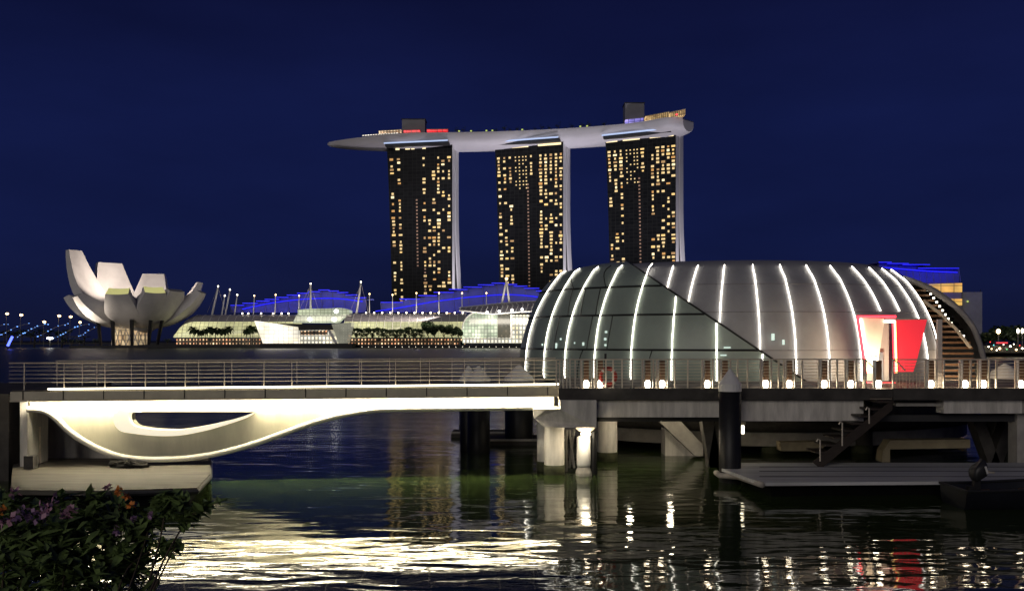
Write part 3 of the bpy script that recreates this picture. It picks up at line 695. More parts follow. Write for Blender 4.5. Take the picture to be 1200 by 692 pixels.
# blue lit stepped theatre roofs
def blue_roof(label, steps, yarc, ybase, Y, arc_px):
    xs = [s_[0] for s_ in steps]; cx = (xs[0] + steps[-1][1]) / 2
    root = thing('stepped_blue_roof', label, 'theatre roof', P(cx, ybase, Y), 'blue lit stepped roofs')
    for (a, b, y) in steps:
        m = MB(); m.prism([P(a, y, Y), P(b, y, Y), P(b, y + 0.9, Y), P(a, y + 0.9, Y)], (0, 40, 0)); sl = m.build('roof_blade', M['blue_lit_wall'], root)
        m = MB(); m.prism([P(a, y + 0.1, Y - 0.5), P(b, y + 0.1, Y - 0.5), P(b, y + 1.0, Y - 0.5), P(a, y + 1.0, Y - 0.5)], (0, 0.45, 0)); m.build('led_edge', M['blue_line'], sl)
    xa = [(s_[0] + s_[1]) / 2 for s_ in steps]; ya = [s_[2] + 1.4 for s_ in steps]
    pxs = [steps[0][0] + (steps[-1][1] - steps[0][0]) * i / 24 for i in range(25)]
    m = MB(); m.prism([P(px, interp(px, xa, ya), Y + 4) for px in pxs] + [P(px, ybase, Y + 4) for px in pxs[::-1]], (0, 2, 0)); m.build('wall', M['blue_lit_wall'], root)
    m = MB(); m.tube([P(px, y, Y + 3) for px, y in smooth_curve(arc_px, 6)], 0.42, 5); m.build('led_arc', M['blue_line'], root)
    rf = MB()
    for i in range(0, 25, 2): rf.tube([P(pxs[i], interp(pxs[i], xa, ya), Y + 3.4), P(pxs[i] + 2.0, ybase, Y + 3.4)], 0.18, 4)
    rf.build('rafters', M['roof_grey'], root)
    for k in range(4):
        px = xs[0] + (steps[-1][1] - xs[0]) * (k + 0.5) / 4
        area('blue_wash', P(px, ybase - 1, Y - 16), P(px, ybase - 10, Y + 6), 1500, 16, 2, (0.02, 0.02, 1.0))
blue_roof('blue lit stepped roof behind the glass atrium and left hall', [(270, 286, 357), (284, 302, 354.5), (300, 316, 352), (310, 327, 350), (322, 338, 347.6), (336, 351, 345), (348, 362, 342.8), (361, 375, 341), (373, 386, 339), (385, 397, 340.2), (395, 408, 342), (405, 419, 344.8), (416, 429, 348)],
          0, 366, 700, [(284, 362), (320, 354.5), (360, 350), (395, 349.6), (425, 353)])
blue_roof('blue lit stepped roof behind the long hall and lattice canopy', [(446, 472, 353.5), (468, 492, 349.6), (490, 512, 345.6), (508, 532, 341.8), (526, 548, 338.4), (543, 565, 335.6), (560, 579, 333), (576, 593, 331), (590, 606, 332.5), (602, 618, 334.5), (614, 632, 337), (628, 650, 340)],
          0, 366, 700, [(440, 364.5), (470, 360), (510, 353), (550, 348), (590, 345), (620, 346.5), (645, 350)])
blue_roof('blue lit stepped roof rising behind the right side of the dome', [(1030, 1045, 306.5), (1040, 1065, 308), (1058, 1090, 309.3), (1076, 1124, 313.5)],
          0, 331, 640, [(1034, 313), (1060, 315.3), (1090, 317.6), (1122, 319)])
rb = thing('office_block', 'pale office block with amber lit floors below the right blue roof', 'office block', P(1105, 400, 642))
poly_house(rb, 'lower_wall', M['roof_grey'], [(1040, 331.3), (1127, 331.3), (1127, 405), (1040, 405)], 646, 30)
poly_house(rb, 'amber_floor', M['amber'] if 'amber' in M else M.setdefault('amber', lit_glass('amber_floor', (1.0, 0.62, 0.14), (1.0, 0.5, 0.1), 0.8, 9, 5.5, 0.05, 0.2, noise=0.35)), [(1086, 333), (1127.5, 331.5), (1127.5, 342), (1094, 342)], 645, 0.8)
poly_house(rb, 'lower_amber_floor', M['amber'], [(1110, 350), (1127.5, 350), (1127.5, 357.5), (1112, 357.5)], 645, 0.8)
poly_house(rb, 'rear_wing', M['far_concrete'], [(1127.6, 342), (1151, 342), (1151, 405), (1127.6, 405)], 650, 24)
poly_house(rb, 'aerial', M['far_dark'], [(1149, 339), (1149.6, 339), (1149.6, 342), (1149, 342)], 650, 0.4)
b = MB(); b.lathe([(0.2, -0.6), (0.9, 0), (0.2, 0.6)], P(1134, 353, 649), 8); b.build('window_light', M['green_lamp'], rb)

# masts on the mall roof
masts = [(249, 366, 255.6, 336, .8), (260, 366, 263.4, 347, .55), (264.5, 365, 269.5, 340, .6), (275, 365, 278, 346, .5), (297, 366, 298, 347, .4), (322, 366, 323, 346, .4), (350, 362, 350.5, 347, .4), (364, 362, 364, 333, .75), (418, 366, 423, 331, .8), (433, 366, 433, 345, .35), (460, 366, 460, 346, .35), (488, 366, 488, 344, .4), (514.5, 366, 514.5, 344, .4), (541.5, 366, 541.5, 344, .4), (570, 364, 570, 344, .4)]
for i, (xa, ya, xb, yb_, r) in enumerate(masts):
    Yb = 672; root = thing('roof_mast', ORD[i] + (' white mast from the left on the mall roof, ' + ('tall and stout' if r > .7 else 'slender')), 'mast', P(xa, ya, Yb), 'white masts on the mall roof')
    zf = Z(372, Yb)
    m = MB(); m.tube([P(xa - (xb - xa) * 0.15, ya + 5, Yb), P(xb, yb_, Yb)], [r, r * 0.75], 8); m.build('pole', M['white_paint'], root, True)
    m = MB(); m.lathe([(0.1, 0), (0.45, 0.15), (0.45, 0.8), (0.1, 1.0)], P(xb, yb_, Yb), 8); m.build('lamp', M['orange_lamp'] if r < .5 else M['far_lamp'], root)
    if r > .7:
        m = MB()
        for dx in (-13, -6, 9): m.tube([P(xb, yb_ + 1, Yb), P(xb + dx, ya, Yb + 5)], 0.09, 4)
        m.build('cables', M['steel'], root)
af = thing('a_frame_mast', 'white two legged mast above the lattice canopy', 'mast', P(593, 353, 652))
for a in (588, 597):
    m = MB(); m.tube([P(a, 356, 652), P(593.6, 327.5, 652)], [0.75, 0.6], 8); m.build('leg', M['white_paint'], af, True)
m = MB(); m.lathe([(0.1, 0), (0.9, 0.2), (0.9, 1.3), (0.1, 1.5)], P(593.6, 327.5, 652), 8); m.build('lamp', M['orange_lamp'], af)
area('mast_wash', P(420, 372, 640), P(400, 340, 680), 16000, 120, 3, (1, 0.85, 0.7))

# lamp rows
def lamp_row(proto_name, xs, py, Y, zb, text, group, r, mat):
    first = None
    for i, px in enumerate(xs):
        q = P(px, py, Y); loc = Vector((q.x, Y, zb)); lab = ORD[i] + text
        if first is None:
            first = thing(proto_name, lab, 'lamp', loc, group)
            m = MB(); m.tube([loc, q], 0.1, 5); m.build('post', M['far_dark'], first)
            m = MB(); m.lathe([(0.1, -r), (r, -r * .5), (r, r * .5), (0.1, r)], q, 8); m.build('lamp_head', mat, first)
        else: place_copy(first, loc, lab)
lamp_row('quay_lamp', [393 + 7.85 * i for i in range(28)], 406.2, FS - 0.6, 2.3, ' quay lamp from the left along the mall waterfront', 'lamps along the mall quay', 0.62, M['quay_lamp'] if 'quay_lamp' in M else M.setdefault('quay_lamp', glow('quay_lamp', (1, 0.9, 0.7), 6)))
lamp_row('eaves_lamp', [429 + 9.45 * i for i in range(13)], 366.2, 671, Z(367, 671), ' eaves lamp from the left on the long hall roof', 'lamps along the long hall roof', 0.5, M['far_lamp'])
lamp_row('eaves_lamp', [284, 291, 306, 320, 330, 338], 367, 671, Z(368, 671), ' eaves lamp from the left on the roof beside the museum', 'lamps along the left hall roof', 0.5, M['far_lamp'])

# palms and trees in front of the mall
def palm_at(loc, h, label, seed, group):
    rnd = random.Random(seed); root = thing('palm_tree', label, 'palm', loc, group); x, y, z = loc
    t = MB(); t.tube([(x, y, z), (x + 0.2, y, z + h * 0.5), (x, y, z + h)], [0.3, 0.22, 0.18], 6); t.build('trunk', M['bark'], root)
    c = MB()
    for k in range(34):
        a = 2 * pi * k / 34 + rnd.random() * 0.4; L_ = h * 0.40 * rnd.uniform(0.8, 1.1); up = rnd.uniform(-0.1, 1.3)
        prev = None
        for i in range(5):
            t_ = i / 4; p = Vector((x + cos(a) * L_ * t_, y + sin(a) * L_ * t_, z + h + L_ * (up * t_ - 0.9 * t_ * t_)))
            w = Vector((-sin(a), cos(a), 0)) * (1.0 * sin(pi * (0.12 + 0.86 * t_)))
            if prev: c.quad(prev[0] - prev[1], p - w, p + w, prev[0] + prev[1])
            prev = (p, w)
    c.build('crown', M['leaf_dark'], root); return root
first = None
for i, px in enumerate((226, 231, 236, 241, 246, 252, 258, 263, 267.5, 289, 293, 296.5)):
    Yp = 640 + (i % 3); loc = Vector((X(px, Yp), Yp, 1.72)); lab = ORD[i] + ' palm from the left before the green vaulted hall'
    if first is None: first = palm_at(loc, 11.0, lab, 1, 'palms before the left hall')
    else: place_copy(first, loc, lab, random.uniform(0.82, 1.08), random.uniform(0, 6))
first = None
xs = [411, 417, 423, 430, 436, 444, 450, 456, 462, 468, 474, 480, 487, 493]
for i, px in enumerate(xs):
    Yp = 636 + (i % 3); loc = Vector((X(px, Yp), Yp, 1.72)); lab = ORD[i] + ' small round tree from the left before the long hall'
    if first is None: first = tree_at(loc, 13.2, 3.6, lab, 8, 'small trees before the long hall', n=620)
    else: place_copy(first, loc, lab, random.uniform(0.88, 1.06), random.uniform(0, 6))
for i, (px, h, r) in enumerate(((501, 17, 5.5), (509, 15, 4.5), (520, 15, 5), (529, 15.5, 5.5), (537, 14.5, 4.8))):
    tree_at((X(px, 635), 635, 1.72), h, r, ORD[i] + ' big spreading tree from the left beside the arched mall entrance', 80 + i, 'big trees beside the arched entrance', n=900)

# right hand shore: trees, lamps, a low lit terrace
for i, (px, Y, h, r) in enumerate(((1152, 330, 6, 4), (1163, 322, 8, 5), (1176, 330, 9, 5.5), (1190, 326, 8.5, 5), (1204, 330, 9.5, 6))):
    tree_at((X(px, Y), Y, 1.62), h, r, ORD[i] + ' dark round tree from the left on the shore right of the dome', 90 + i, 'trees on the right shore', n=420)
lamp_post('street_lamp', 1170, 387, 315, 1.6, 'bright orange street lamp before the dark trees right of the dome', None, M['orange_lamp'], 0.62)
lamp_post('street_lamp', 1193, 386.5, 318, 1.6, 'left one of two cool white lamps at the right picture edge', None, M['far_lamp'], 0.35)
lamp_post('street_lamp', 1198, 386.5, 319, 1.6, 'right one of two cool white lamps at the right picture edge', None, M['far_lamp'], 0.35)
tr = thing('waterfront_terrace', 'low lit restaurant terrace on the shore right of the dome', 'terrace', P(1180, 412, 308))
M['terrace'] = lit_glass('terrace_lights', (1.0, 0.75, 0.45), (0.3, 0.12, 0.1), 0.9, 0.9, 0.7, 0.5, 0.03, noise=1.0, nscale=0.5)
poly_house(tr, 'lit_front', M['terrace'], [(1157, 405), (1215, 405), (1215, 413), (1157, 413)], 308, 4)
poly_house(tr, 'roof', M['far_dark'], [(1156, 403.6), (1216, 403.6), (1216, 404.8), (1156, 404.8)], 306, 7)
poly_house(tr, 'red_sign', M['red_soft'] if 'red_soft' in M else M.setdefault('red_soft', glow('red_soft', (1, 0.08, 0.1), 0.8)), [(1168, 400.5), (1181, 400.5), (1181, 402.3), (1168, 402.3)], 306, 0.4)
cols_ = {'white': M['far_lamp'], 'amber': M['orange_lamp'], 'cyan': glow('cyan_lamp', (0.1, 0.8, 0.9), 2.5), 'red': glow('red_lamp', (1, 0.05, 0.05), 3), 'green': glow('green_dot', (0.2, 0.9, 0.3), 2)}
nth = {}
for px, py, c_, r in ((1158.5, 406, 'white', .22), (1160.5, 400.5, 'red', .16), (1162, 408.5, 'amber', .2), (1164.5, 404, 'cyan', .16), (1168, 410, 'white', .2), (1171.5, 408, 'amber', .36), (1176, 403.5, 'white', .16), (1180, 409, 'green', .16), (1184, 405.5, 'white', .3), (1188, 403, 'white', .16), (1191, 409.5, 'amber', .3), (1195, 404.5, 'red', .15), (1198, 408, 'white', .28)):
    k_ = nth.get(c_, 0); nth[c_] = k_ + 1; q = P(px, py, 303); rt_ = thing('terrace_lamp', ORD[k_] + ' ' + c_ + ' terrace lamp from the left on the shore right of the dome', 'lamp', (q.x, 303, 1.6), 'lamps on the right shore terrace')
    m = MB(); m.tube([(q.x, 303, 1.6), q], 0.05, 5); m.build('post', M['far_dark'], rt_)
    m = MB(); m.lathe([(0.05, -r), (r, -r * .5), (r, r * .5), (0.05, r)], q, 8); m.build('lamp_head', cols_[c_], rt_)

# ------------------------------------------------------------------ near footbridge
DZ = 3.54                                                   # walking level of pier and bridge
def YB(px): return 35.6 + (px - 25) * (38.0 - 35.6) / 625.0    # front edge of the bridge runs slightly away to the right
def B(px, py, back=0.0):
    Y = YB(px); q = P(px, py, Y); return q + Vector((0, back, 0))
def ytop(px): return 455.5 - (px - 55) * 5.5 / 585.0           # deck edge row in the photo
bridge = thing('footbridge', 'cream footbridge with glowing belly and eye shaped opening', 'footbridge', (X(340, 37), 37, 0))
pxs = list(range(12, 656, 4)) + [655]
def ribbon(name, mat, p0, dy0, dy1, back0, back1, parent=bridge):
    m = MB(); q = [i for i in pxs if i >= p0]
    for a, b in zip(q, q[1:]):
        pts = [B(a, ytop(a) + dy0, back0), B(b, ytop(b) + dy0, back0), B(b, ytop(b) + dy1, back0), B(a, ytop(a) + dy1, back0)]
        m.add([pts[0], pts[1], pts[2], pts[3]] + [p + Vector((0, back1 - back0, 0)) for p in pts], [(0, 3, 2, 1), (4, 5, 6, 7), (0, 1, 5, 4), (3, 7, 6, 2)])
    for e in (q[0], q[-1]):
        pts = [B(e, ytop(e) + dy0, back0), B(e, ytop(e) + dy1, back0), B(e, ytop(e) + dy1, back1), B(e, ytop(e) + dy0, back1)]
        m.quad(*pts)
    return m.build(name, mat, parent)
ribbon('deck', M['plank'], 12, 1.5, 9.5, 0.12, 3.9)
ribbon('fascia', M['fascia'], 12, 3.0, 12.6, 0.0, 0.1)
ribbon('bottom_lip', M['fascia'], 12, 12.7, 14.6, -0.05, 0.14)
ribbon('edge_light', M['strip'], 55, -0.9, 1.1, 0.0, 0.06)
js = MB()
for px in [27 + 47.3 * i for i in range(14)]: a = B(px, ytop(px) + 2.6, -0.02); b = B(px, ytop(px) + 12.6, -0.02); js.tube([a, b], 0.018, 4)
js.build('fascia_joint', M['mullion'], bridge)
ribbon('soffit_light', M['soffit_strip'], 28, 13.2, 14.6, 0.20, 0.34)
# girder profile in photo coordinates
bot = smooth_curve([(25, 482.5), (36, 482.6), (48, 485.2), (60, 493.5), (75, 508), (95, 521.5), (115, 531.5), (135, 538), (160, 541.3), (185, 541.6), (215, 540), (245, 535.8), (275, 528.6), (300, 521), (332, 509.5), (363, 498.4), (395, 489.8), (427, 484.3), (452, 482.3), (520, 481.3), (648, 480)], 4)
bx = [p[0] for p in bot]; by = [p[1] for p in bot]
ey_top = lambda px: 483.6
eye = smooth_curve([(147.2, 486), (147.0, 490), (149.5, 496), (156, 500.5), (172, 503.3), (190, 504.6), (208, 504.2), (235, 500), (262, 494), (285, 487.6), (295, 483.7)], 4)
ex = [p[0] for p in eye[6:]]; eyb = [p[1] for p in eye[6:]]
gx = sorted(set([25 + i * 3 for i in range(209)] + [147.2, 295.0, 650]))
GB0, GB1 = 0.62, 0.92
def gird():
    m = MB()
    for a, b in zip(gx, gx[1:]):
        ta, tb = ytop(a) + 9.6, ytop(b) + 9.6; ba, bb = interp(a, bx, by), interp(b, bx, by)
        def strip(t0, t1, b1, b0):
            q = [B(a, t0, GB0), B(b, t1, GB0), B(b, b1, GB0), B(a, b0, GB0)]; r = [p + Vector((0, GB1 - GB0, 0)) for p in q]
            m.add(q + r, [(0, 3, 2, 1), (4, 5, 6, 7), (0, 1, 5, 4), (3, 7, 6, 2)])
        if a >= 147.1 and b <= 295.1:
            ea, eb = interp(a, ex, eyb), interp(b, ex, eyb)
            strip(ta, tb, ey_top(b), ey_top(a)); strip(ea, eb, bb, ba)
        else: strip(ta, tb, bb, ba)
    for e in (25, 650):
        m.quad(B(e, ytop(e) + 9.6, GB0), B(e, interp(e, bx, by), GB0), B(e, interp(e, bx, by), GB1), B(e, ytop(e) + 9.6, GB1))
    return m.build('girder', M['girder'], bridge)
g = gird()
m = MB(); m.tube([B(p[0], p[1] - 2.2, GB0 - 0.20) for p in bot], 0.12, 10); m.build('bottom_flange', M['flange'] if 'flange' in M else M.setdefault('flange', surf('flange_light_tone', (0.82, 0.79, 0.68), 0.45, 0.06, 1.5)), g, True)  # paler than the girder to paint in the bright light along the flange
# lit reveal round the eye
outer = smooth_curve([(138, 479.5), (130.5, 485), (128.6, 492), (131, 500), (138, 506), (152, 508.6), (172, 510.9), (192, 511.6), (212, 510.2), (240, 504.6), (265, 497.2), (284, 490.6), (295.5, 483.9)], 4)
inner = smooth_curve([(160, 483.4), (152, 483.6), (147.2, 486), (147.4, 492), (150.5, 497.2), (157, 500.8), (172, 503.3), (190, 504.6), (208, 504.2), (235, 500), (262, 494), (283, 488), (294.8, 483.6)], 4)
m = MB()
for i in range(len(outer) - 1):
    q = [B(*outer[i], GB0 - 0.30), B(*outer[i + 1], GB0 - 0.30), B(*inner[i + 1], GB0 - 0.30), B(*inner[i], GB0 - 0.30)]
    r = [p + Vector((0, 0.28, 0)) for p in q]; m.add(q + r, [(0, 3, 2, 1), (0, 1, 5, 4), (3, 7, 6, 2)])
m.build('eye_rim', M['eye_glow'] if 'eye_glow' in M else M.setdefault('eye_glow', glow('eye_rim_light', (1.0, 0.92, 0.72), 0.75)), g)
# railings
def rail_run(name, back, posts, label_part):
    rl = MB()
    for k, dy in enumerate((-32, -27.2, -22.6, -18, -13.4, -8.8)):
        rl.tube([B(px, ytop(px) + dy + (1.5 if k == 0 else 1) + (px - 25) * 0.0035, back) for px in range(8, 660, 18)], 0.028 if k == 0 else 0.011, 5)
    r = rl.build(name, M['steel'], bridge)
    for px in posts:
        po = MB(); a = B(px, ytop(px) - 30.5, back); b_ = B(px, ytop(px) + 3, back)
        po.box((a + b_) / 2, (0.024, 0.05, abs(a.z - b_.z))); po.build('railing_post', M['steel'], bridge)
rail_run('front_railing', 0.16, [26, 73, 121, 168.5, 215.5, 261.6, 308, 341, 382, 423, 463, 503, 544, 585, 626], '')
rail_run('rear_railing', 3.8, [10, 43, 62, 107, 152, 194.5, 237.6, 280, 322, 363, 403, 442, 482, 522.6, 565, 599], '')

# left abutment and quay wall
ab = thing('bridge_abutment', 'pale concrete abutment wall below the left end of the footbridge', 'abutment', (X(25, 37), 37, 0))
m = MB(); m.prism([B(12, 470.5, 0.7), B(21, 470.5, 0.7), B(21, 562, 0.7), B(12, 562, 0.7)], (0, 1.6, 0)); m.build('edge_column', M['pale_concrete'], ab)
m = MB(); m.prism([P(21.2, 483, 37.6), P(45, 483, 37.9), P(45, 549, 37.9), P(21.2, 552, 37.6)], (0, 0.8, 0)); m.build('wing_wall', M['concrete'], ab)
m = MB(); m.tube([P(46.5, 500, 37.2), P(46.5, 545, 37.2)], 0.05, 6); m.build('drain_pipe', M['steel'], ab)
m = MB(); m.prism([P(45.5, 483, 39.4), P(150, 483, 39.6), P(150, 546, 39.6), P(45.5, 548, 39.4)], (0, 0.6, 0)); m.build('rear_wall', M['pale_concrete'], ab)
qw = MB(); qw.span((-40, 36.6, -2), (X(10, 36.6), 46, 3.4)); tag(qw.build('quay_wall', M['dark_concrete']), 'dark stained quay wall at the left edge beside the footbridge', 'quay wall')
# left pontoon
po = thing('floating_pontoon', 'broad weathered pontoon floating under the left end of the footbridge', 'pontoon', (X(120, 34), 34, 0))
top = [(X(16, 30.8), 30.6, 0.62), (X(107, 30.2), 30.4, 0.62), (X(231, 31), 31.0, 0.62), (X(246, 34.2), 34.2, 0.62), (X(246, 38.8), 38.8, 0.62), (X(16, 38.8), 38.8, 0.62)]
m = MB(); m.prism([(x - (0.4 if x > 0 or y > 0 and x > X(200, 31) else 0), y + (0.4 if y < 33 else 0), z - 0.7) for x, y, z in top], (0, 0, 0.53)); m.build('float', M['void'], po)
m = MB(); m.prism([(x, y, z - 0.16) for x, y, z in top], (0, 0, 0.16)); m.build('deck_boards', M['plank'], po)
m = MB()
rim = [Vector(t) + Vector((0, 0, -0.12)) for t in top[1:5]]; m.tube(rim, 0.09, 6); m.build('rubbing_strip', M['rubber'], po)
for k, px in enumerate((36,)):
    m = MB(); q = P(px, 553, 35.6); m.box((q.x, 35.6, 0.88), (0.36, 0.36, 0.48)); m.build('mooring_block', M['dark_concrete'], po)
hp = thing('mooring_gear', 'heap of dark ropes and fenders lying on the pontoon under the belly', 'mooring gear', (X(162, 36), 36, 0.62))
m = MB(); rnd = random.Random(4)
for k in range(14):
    px = rnd.uniform(138, 188); a = P(px, 0, 36.2 + rnd.uniform(-.4, .4)); pts = []
    for i in range(8): an = i * 0.9; pts.append((a.x + 0.32 * cos(an) * rnd.uniform(.7, 1.2), a.y + 0.2 * sin(an), 0.70 + 0.012 * k * (i % 3) * 0.5))
    m.tube(pts, 0.07, 5)
m.build('rope', M['rope'], hp)

# ------------------------------------------------------------------ pier
YP = 37.4
def Q(px, py, back=0.0): return P(px, py, YP) + Vector((0, back, 0))
pier = thing('pier', 'pier with dark deck edge and pale beams carrying the dome', 'pier', (X(900, 40), 40, 0))
xr = X(1330, YP)
m = MB(); m.prism([(X(655, YP), YP + 0.16, DZ - 0.42), (xr, YP + 0.16, DZ - 0.42), (xr + 8, 74, DZ - 0.42), (3.4, 74, DZ - 0.42), (3.4, 52, DZ - 0.42), (X(655, YP), 44, DZ - 0.42)], (0, 0, 0.42)); m.build('deck_slab', M['pier_floor'] if 'pier_floor' in M else M.setdefault('pier_floor', surf('pier_floor', (0.20, 0.17, 0.14), 0.7, 0.25, 1.0)), pier)
zt, zb_ = DZ + 0.03, Z(468.3, YP)
m = MB(); m.span((X(655, YP), YP, zb_), (X(1019, YP), YP + 0.15, zt)); m.span((X(1047, YP), YP, zb_), (xr, YP + 0.15, zt)); m.build('deck_edge', M['dark_concrete'], pier)
m = MB(); m.span((X(1019.2, YP), YP + 0.05, zb_ + 0.1), (X(1046.8, YP), YP + 0.15, zt - 0.04)); m.build('stair_head_edge', M['dark_concrete'], pier)
def beam(px0, px1, y0, y1, mat, back=0.28, dpt=0.7, name='beam'):
    b = MB(); a, c = P(px0, y0, YP + back), P(px1, y1, YP + back); b.span((a.x, YP + back, c.z), (c.x, YP + back + dpt, a.z)); return b.build(name, mat, pier)
beam(657, 852, 468.6, 488.5, M['pale_concrete']); beam(852.4, 1012, 468.6, 493, M['pale_concrete']); beam(1106, 1198, 468.0, 484, M['pale_concrete']); beam(1200, 1330, 468.0, 484, M['pale_concrete'])
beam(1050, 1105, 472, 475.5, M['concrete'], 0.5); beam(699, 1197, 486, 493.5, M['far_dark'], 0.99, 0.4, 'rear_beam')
capm = MB(); capm.prism([P(625, 479, 37.6), P(640, 479.5, 37.1), P(657, 479.5, 37.1), P(657, 468.7, 37.1), P(699, 468.7, 37.1), P(699, 500.5, 37.1), P(639, 500.5, 37.1), P(626, 490, 37.6)], (0, 2.2, 0)); capm.build('pile_cap', M['pale_concrete'], pier)
def pillar(px, Y, r, ztop_, mat='pale_concrete'):
    p_ = MB(); x = X(px, Y); p_.lathe([(r, -1.5), (r, 0.25), (r * 0.985, 0.28), (r * 0.985, ztop_)], (x, Y, 0), 24); pp_ = p_.build('pillar', M[mat], pier, True)
    t_ = MB(); t_.lathe([(r + 0.012, -0.3), (r + 0.016, 0.22), (r + 0.004, 0.4)], (x, Y, 0), 24); t_.build('tide_band', M['algae'] if 'algae' in M else M.setdefault('algae', surf('algae', (0.05, 0.055, 0.025), 0.8, 0.5, 4, bump=0.01)), pp_, True)
pillar(649.5, 38.5, 0.42, 2.05); pillar(637.5, 39.6, 0.30, 2.05); pillar(711.5, 42.9, 0.47, 2.6)
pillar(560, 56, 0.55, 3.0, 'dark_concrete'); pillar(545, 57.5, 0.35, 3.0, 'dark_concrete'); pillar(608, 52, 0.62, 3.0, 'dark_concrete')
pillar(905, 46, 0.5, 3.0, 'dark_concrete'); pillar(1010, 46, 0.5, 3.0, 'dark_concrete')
m = MB(); m.prism([P(769, 490, 43.5), P(795, 490, 43.5), P(824, 521, 43.5), P(824, 534, 43.5), P(815, 534, 43.5)], (0, 1.0, 0)); m.build('raking_strut', M['concrete'], pier)
m = MB(); m.prism([P(779.5, 502, 44.6), P(826, 536, 44.6), P(826, 540, 44.6), P(779.5, 540, 44.6)], (0, 1.2, 0)); m.build('strut_foot', M['pale_concrete'], pier)
def vcol(px0, px1, Y, mat):
    for a, b in ((px0, (px0 + px1) / 2 + 2), (px1, (px0 + px1) / 2 - 2)):
        v = MB(); v.prism([P(a - 7, 489, Y), P(a + 7, 489, Y), P(b + 7, 552, Y), P(b - 7, 552, Y)], (0, 0.7, 0)); v.build('v_column', M[mat], pier)
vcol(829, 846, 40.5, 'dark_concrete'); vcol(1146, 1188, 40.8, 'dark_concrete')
m = MB(); m.prism([P(1192, 484, 38.2), P(1202, 484, 38.2), P(1202, 548, 38.2), P(1192, 548, 38.2)], (0, 0.7, 0)); m.build('pillar', M['concrete'], pier)
m = MB(); m.prism([P(1043, 515.5, 41), P(1137, 514.5, 41), P(1137, 524.5, 41), P(1043, 526, 41), P(1043, 541, 41), P(1033, 541, 41), P(1035, 528, 41)], (0, 0.7, 0)); m.build('low_beam', M['lowb'] if 'lowb' in M else M.setdefault('lowb', surf('buff_concrete', (0.30, 0.25, 0.16), 0.8, 0.25, 1.5)), pier)
m = MB(); m.prism([P(915, 518, 42), P(968, 517, 42), P(968, 519.5, 42), P(962, 528, 42), P(915, 528, 42)], (0, 0.7, 0)); m.build('low_beam', M['lowb'], pier)
xb_ = MB()
for a, b in ((667, 673), (673, 667)): xb_.tube([P(a, 503, 39.4), P(b, 548, 39.4)], 0.06, 6)
xb_.tube([P(664, 503, 39.3), P(664, 556, 39.3)], 0.06, 6); xb_.build('cross_brace', M['concrete'], pier)

# lantern buoy post under the pile cap
lp = thing('lit_service_post', 'white service post lit by a hooded lamp under the pier corner', 'service post', (X(684, 38.2), 38.2, 0))
m = MB(); m.lathe([(0.27, 0.35), (0.29, 0.45), (0.29, 0.6), (0.29, 1.55), (0.2, 1.6)], (X(684, 38.2), 38.2, 0), 18); m.build('post', M['white_cap'], lp, True)
m = MB(); m.lathe([(0.36, -0.6), (0.34, 0.1), (0.27, 0.34)], (X(684, 38.2), 38.2, 0), 12); m.build('stone_foot', M['concrete'], lp)
m = MB(); m.prism([P(675, 497.5, 37.7), P(697, 497.5, 37.7), P(697, 502, 37.7), P(692, 505.5, 37.7), P(680, 505.5, 37.7), P(675, 502, 37.7)], (0, 0.9, 0)); m.build('hood', M['steel'], lp)
m = MB(); m.lathe([(0.05, -0.14), (0.17, -0.10), (0.2, 0.0), (0.05, 0.03)], P(686.5, 507, 37.75), 12); m.build('lamp', M['lamp'], lp)
pl_d = bpy.data.lights.new('post_lamp_light', 'POINT'); pl_d.energy = 40; pl_d.color = (1, 0.86, 0.6); pl_d.shadow_soft_size = 0.15
pl_o = bpy.data.objects.new('post_lamp_light', pl_d); COL.objects.link(pl_o); pl_o.location = P(687, 512, 37.3)
m = MB(); m.tube([P(696, 505, 38.4), P(695, 556, 38.4)], 0.14, 8); m.build('dark_pole', M['black_steel'], lp)
for i, (px, Yl, zl, lab) in enumerate(((737, 40.6, 2.5, 'left'), (785, 41.6, 2.5, 'right'))):
    q = Vector((X(px, Yl), Yl, zl)); ul = thing('deck_soffit_lamp', lab + ' one of two small round lamps hung below the deck near the pale columns', 'lamp', q, 'lamps under the pier deck')
    m = MB(); m.lathe([(0.04, -0.12), (0.11, -0.06), (0.11, 0.02), (0.04, 0.06)], q, 12); m.build('bulb', M['lamp'], ul)
    m = MB(); m.tube([q + Vector((0, 0, 0.06)), (q.x, q.y, DZ - 0.43)], 0.03, 6); m.build('stem', M['black_steel'], ul)
    ld = bpy.data.lights.new('soffit_lamp_light', 'POINT'); ld.energy = 70; ld.color = (1, 0.86, 0.62); ld.shadow_soft_size = 0.12
    lo = bpy.data.objects.new('soffit_lamp_light', ld); COL.objects.link(lo); lo.location = q + Vector((0, -0.2, -0.2))
# second small light below the deck right of the pile
sl = thing('under_deck_light', 'small warm light fixed below the deck right of the black pile', 'light', P(871, 497, 39.2))
m = MB(); m.box(P(870.5, 503, 39.2), (0.10, 0.1, 0.34)); m.build('lamp', M['strip'], sl)
m = MB(); m.box(P(870.5, 495, 39.25), (0.2, 0.14, 0.14)); m.build('bracket', M['steel'], sl)

